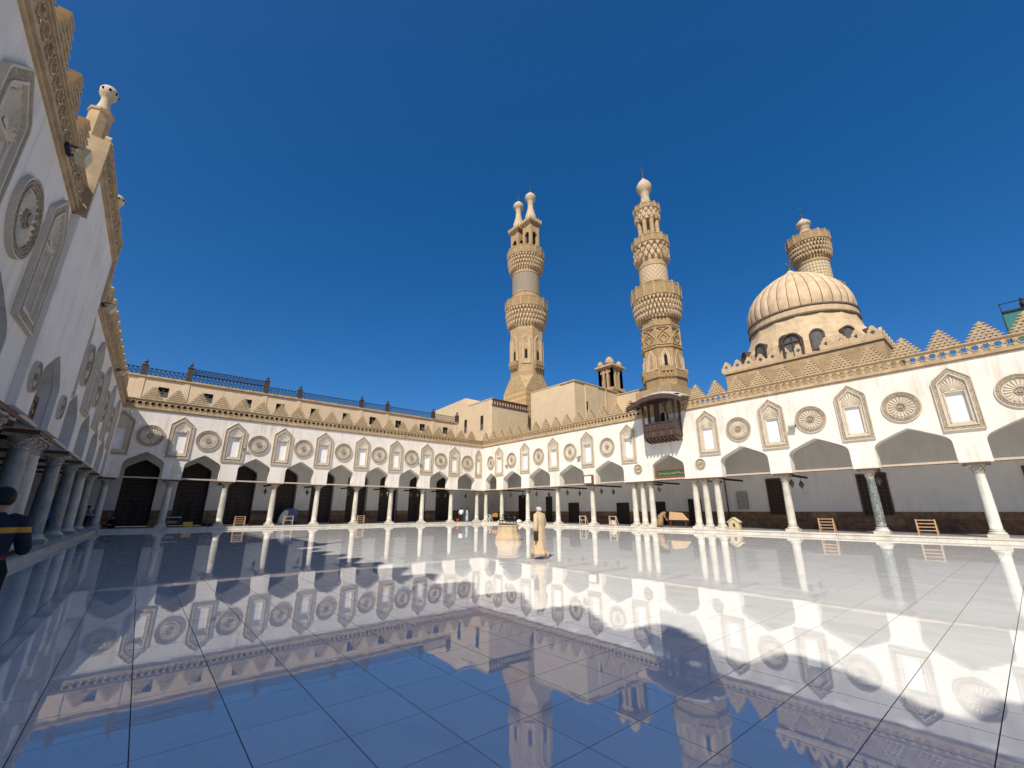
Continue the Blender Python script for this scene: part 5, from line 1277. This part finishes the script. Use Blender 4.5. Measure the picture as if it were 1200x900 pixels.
    if scarf:
        m = MB(); c = J['head'] * .5 + J['crown'] * .5
        m.loft([ell(tuple(c + Vector((0, dy, z))), r, r * 1.1, 14) for z, r, dy in ((-.32, .19, -.02), (-.2, .13, -.02), (-.08, .118, -.02), (.0, .125, -.018), (.06, .112, -.01), (.105, .075, 0), (.128, .02, 0))]); m.build('headscarf', scarf, P, smooth=True)
    return P, J
# --- man in the long tan robe crossing the courtyard
MROT = .12
pm2, J = person((10.91, 11.44, .0), MROT, 'man in long tan robe walking across the sunlit marble with shoes held behind him', dict(WALK, wrl=(-.28, -.06, .90), ell=(-.28, -.07, 1.14), wrr=(.25, .12, .92), elr=(.27, .0, 1.14)), None, None, None, 'skin_pale', 1.035)
m = MB(); rg = []
for z, rx, ry, dy, fo, ph in ((.13, .27, .30, .02, .06, .3), (.22, .255, .27, .02, .065, .5), (.45, .24, .22, .03, .055, .9), (.72, .225, .18, .01, .04, 1.4), (.95, .215, .155, -.01, .03, 1.8), (1.12, .21, .145, -.01, .025, 2.2), (1.30, .225, .145, -.01, .015, 2.6), (1.40, .225, .125, .0, .005, 3), (1.46, .17, .095, .01, 0, 3), (1.505, .085, .075, .015, 0, 3), (1.53, .068, .068, .02, 0, 3)):
    rg.append(ell((0, dy, z), rx, ry, 40, 0, fo, ph, 6))
m.loft(rg)
for sd in 'lr': m.tube([J['chest'] * .7 + J['neck'] * .3, J['sh' + sd] * .75 + J['chest'] * .25 + Vector((0, 0, .012)), J['sh' + sd] * .93 + J['el' + sd] * .07, J['sh' + sd].lerp(J['el' + sd], .3), J['sh' + sd].lerp(J['el' + sd], .65), J['el' + sd], J['el' + sd].lerp(J['wr' + sd], .5), J['wr' + sd] * 1.02 - J['el' + sd] * .02], [.05, .085, .088, .082, .08, .078, .082, .088], 14)
m.build('robe', 'robe_tan', pm2, smooth=True)
m = MB(); m.loft([ell((0, .02 + dy, 1.60 + z), r, r * 1.05, 14) for z, r, dy in ((-.065, .078, -.022), (-.03, .09, -.02), (.01, .09, -.016), (.045, .08, -.008), (.075, .05, .008))]); m.build('hair', 'hair_white', pm2, smooth=True)
sh_ = empty('pair_of_shoes', tuple(Vector((10.91, 11.44, .74)) + Matrix.Rotation(MROT, 3, 'Z') @ Vector((-.29, -.07, 0))), MROT, 'dark leather shoes held behind the back of the man in the tan robe', 'shoes')
for k, (dx, tl) in enumerate(((-.05, .35), (.05, .1))):
    m = MB(); m.loft([[(dx + x, y * .5 + tl * z * .1, z) for x, y in ((-.05 * a, -.06), (.05 * a, -.06), (.055 * a, .03), (-.055 * a, .03))] for z, a in ((-.13, .7), (-.05, 1.05), (.05, .85), (.14, .9), (.19, .6))]); m.build('shoe', 'leather', sh_, smooth=True)
# --- person in black hidden behind him
person((17.9, 18.85, 0), 0, 'person in black headscarf glimpsed behind the man in the tan robe', STAND, 'cloth_black', 'cloth_black', None, scarf='cloth_black', s=.98)
# --- man at the left edge
person((-1.19, 7.33, 0), .25, 'man in navy polo shirt with yellow stripes walking at the left edge', dict(WALK, wrl=(-.2, .3, 1.05), wrr=(.2, .3, 1.05), ell=(-.27, .02, 1.12), elr=(.27, .02, 1.12)), 'polo', 'cloth_black', 'hair_dark', sleeves=False, s=1.06)
# --- people in and under the arcades
person((-2.95, 45.6, ZK), -.9, 'person in lavender shirt and black trousers standing at the end of the left arcade', dict(STAND, wrl=(-.2, .3, 1.05), wrr=(.2, .3, 1.05), elr=(.28, .05, 1.13)), 'cloth_lavender', 'cloth_black', 'hair_dark')
person((-3.55, 31.4, ZK), 2.2, 'person in blue shirt half hidden between columns of the left arcade', STAND, 'cloth_blue', 'cloth_black', 'hair_dark')
person((-1.5, 48.6, ZK), 2.6, 'person in black sitting at the foot of the corner column', SIT, 'cloth_black', 'cloth_black', 'hair_dark', s=1.1)
person((4.95, 49.3, ZK), 3.0, 'person in grey sitting on the floor between the first sunlit columns of the back arcade', SIT, 'cloth_grey', 'cloth_black', 'hair_dark')
person((31.7, 47.75, ZK), -.6, 'person in white top and black trousers at the far corner beside the red bucket', dict(STAND, wrr=(.16, .32, 1.1), elr=(.26, .1, 1.12)), 'cloth_white', 'cloth_black', 'hair_dark')
pg, Jg = person((32.3, 47.3, ZK), .6, 'person in long pale blue coat standing at the far corner column', STAND, 'cloth_greyblue', 'cloth_greyblue', 'hair_dark', s=.97)
m = MB(); m.loft([ell((0, 0, z), rx, ry, 20, 0, .03, z * 4, 5) for z, rx, ry in ((.12, .24, .2), (.5, .22, .18), (.9, .2, .15), (1.2, .19, .14))]); m.build('coat', 'cloth_greyblue', pg, smooth=True)
pl_, Jl = person((34.85, 21.35, ZK), -2.4, 'person in leopard print wrap bending beside the triple columns under the balcony', BEND, 'leopard', 'leopard', None, scarf=None, s=.97)
m = MB(); m.loft([ell((0, dy, z), rx, ry, 20, 0, .04, z * 4, 5) for z, rx, ry, dy in ((.05, .3, .28, 0), (.5, .28, .26, .04), (.9, .25, .24, .1), (1.15, .24, .2, .26), (1.3, .14, .14, .42), (1.34, .06, .06, .46))]); m.build('wrap', 'leopard', pl_, smooth=True)
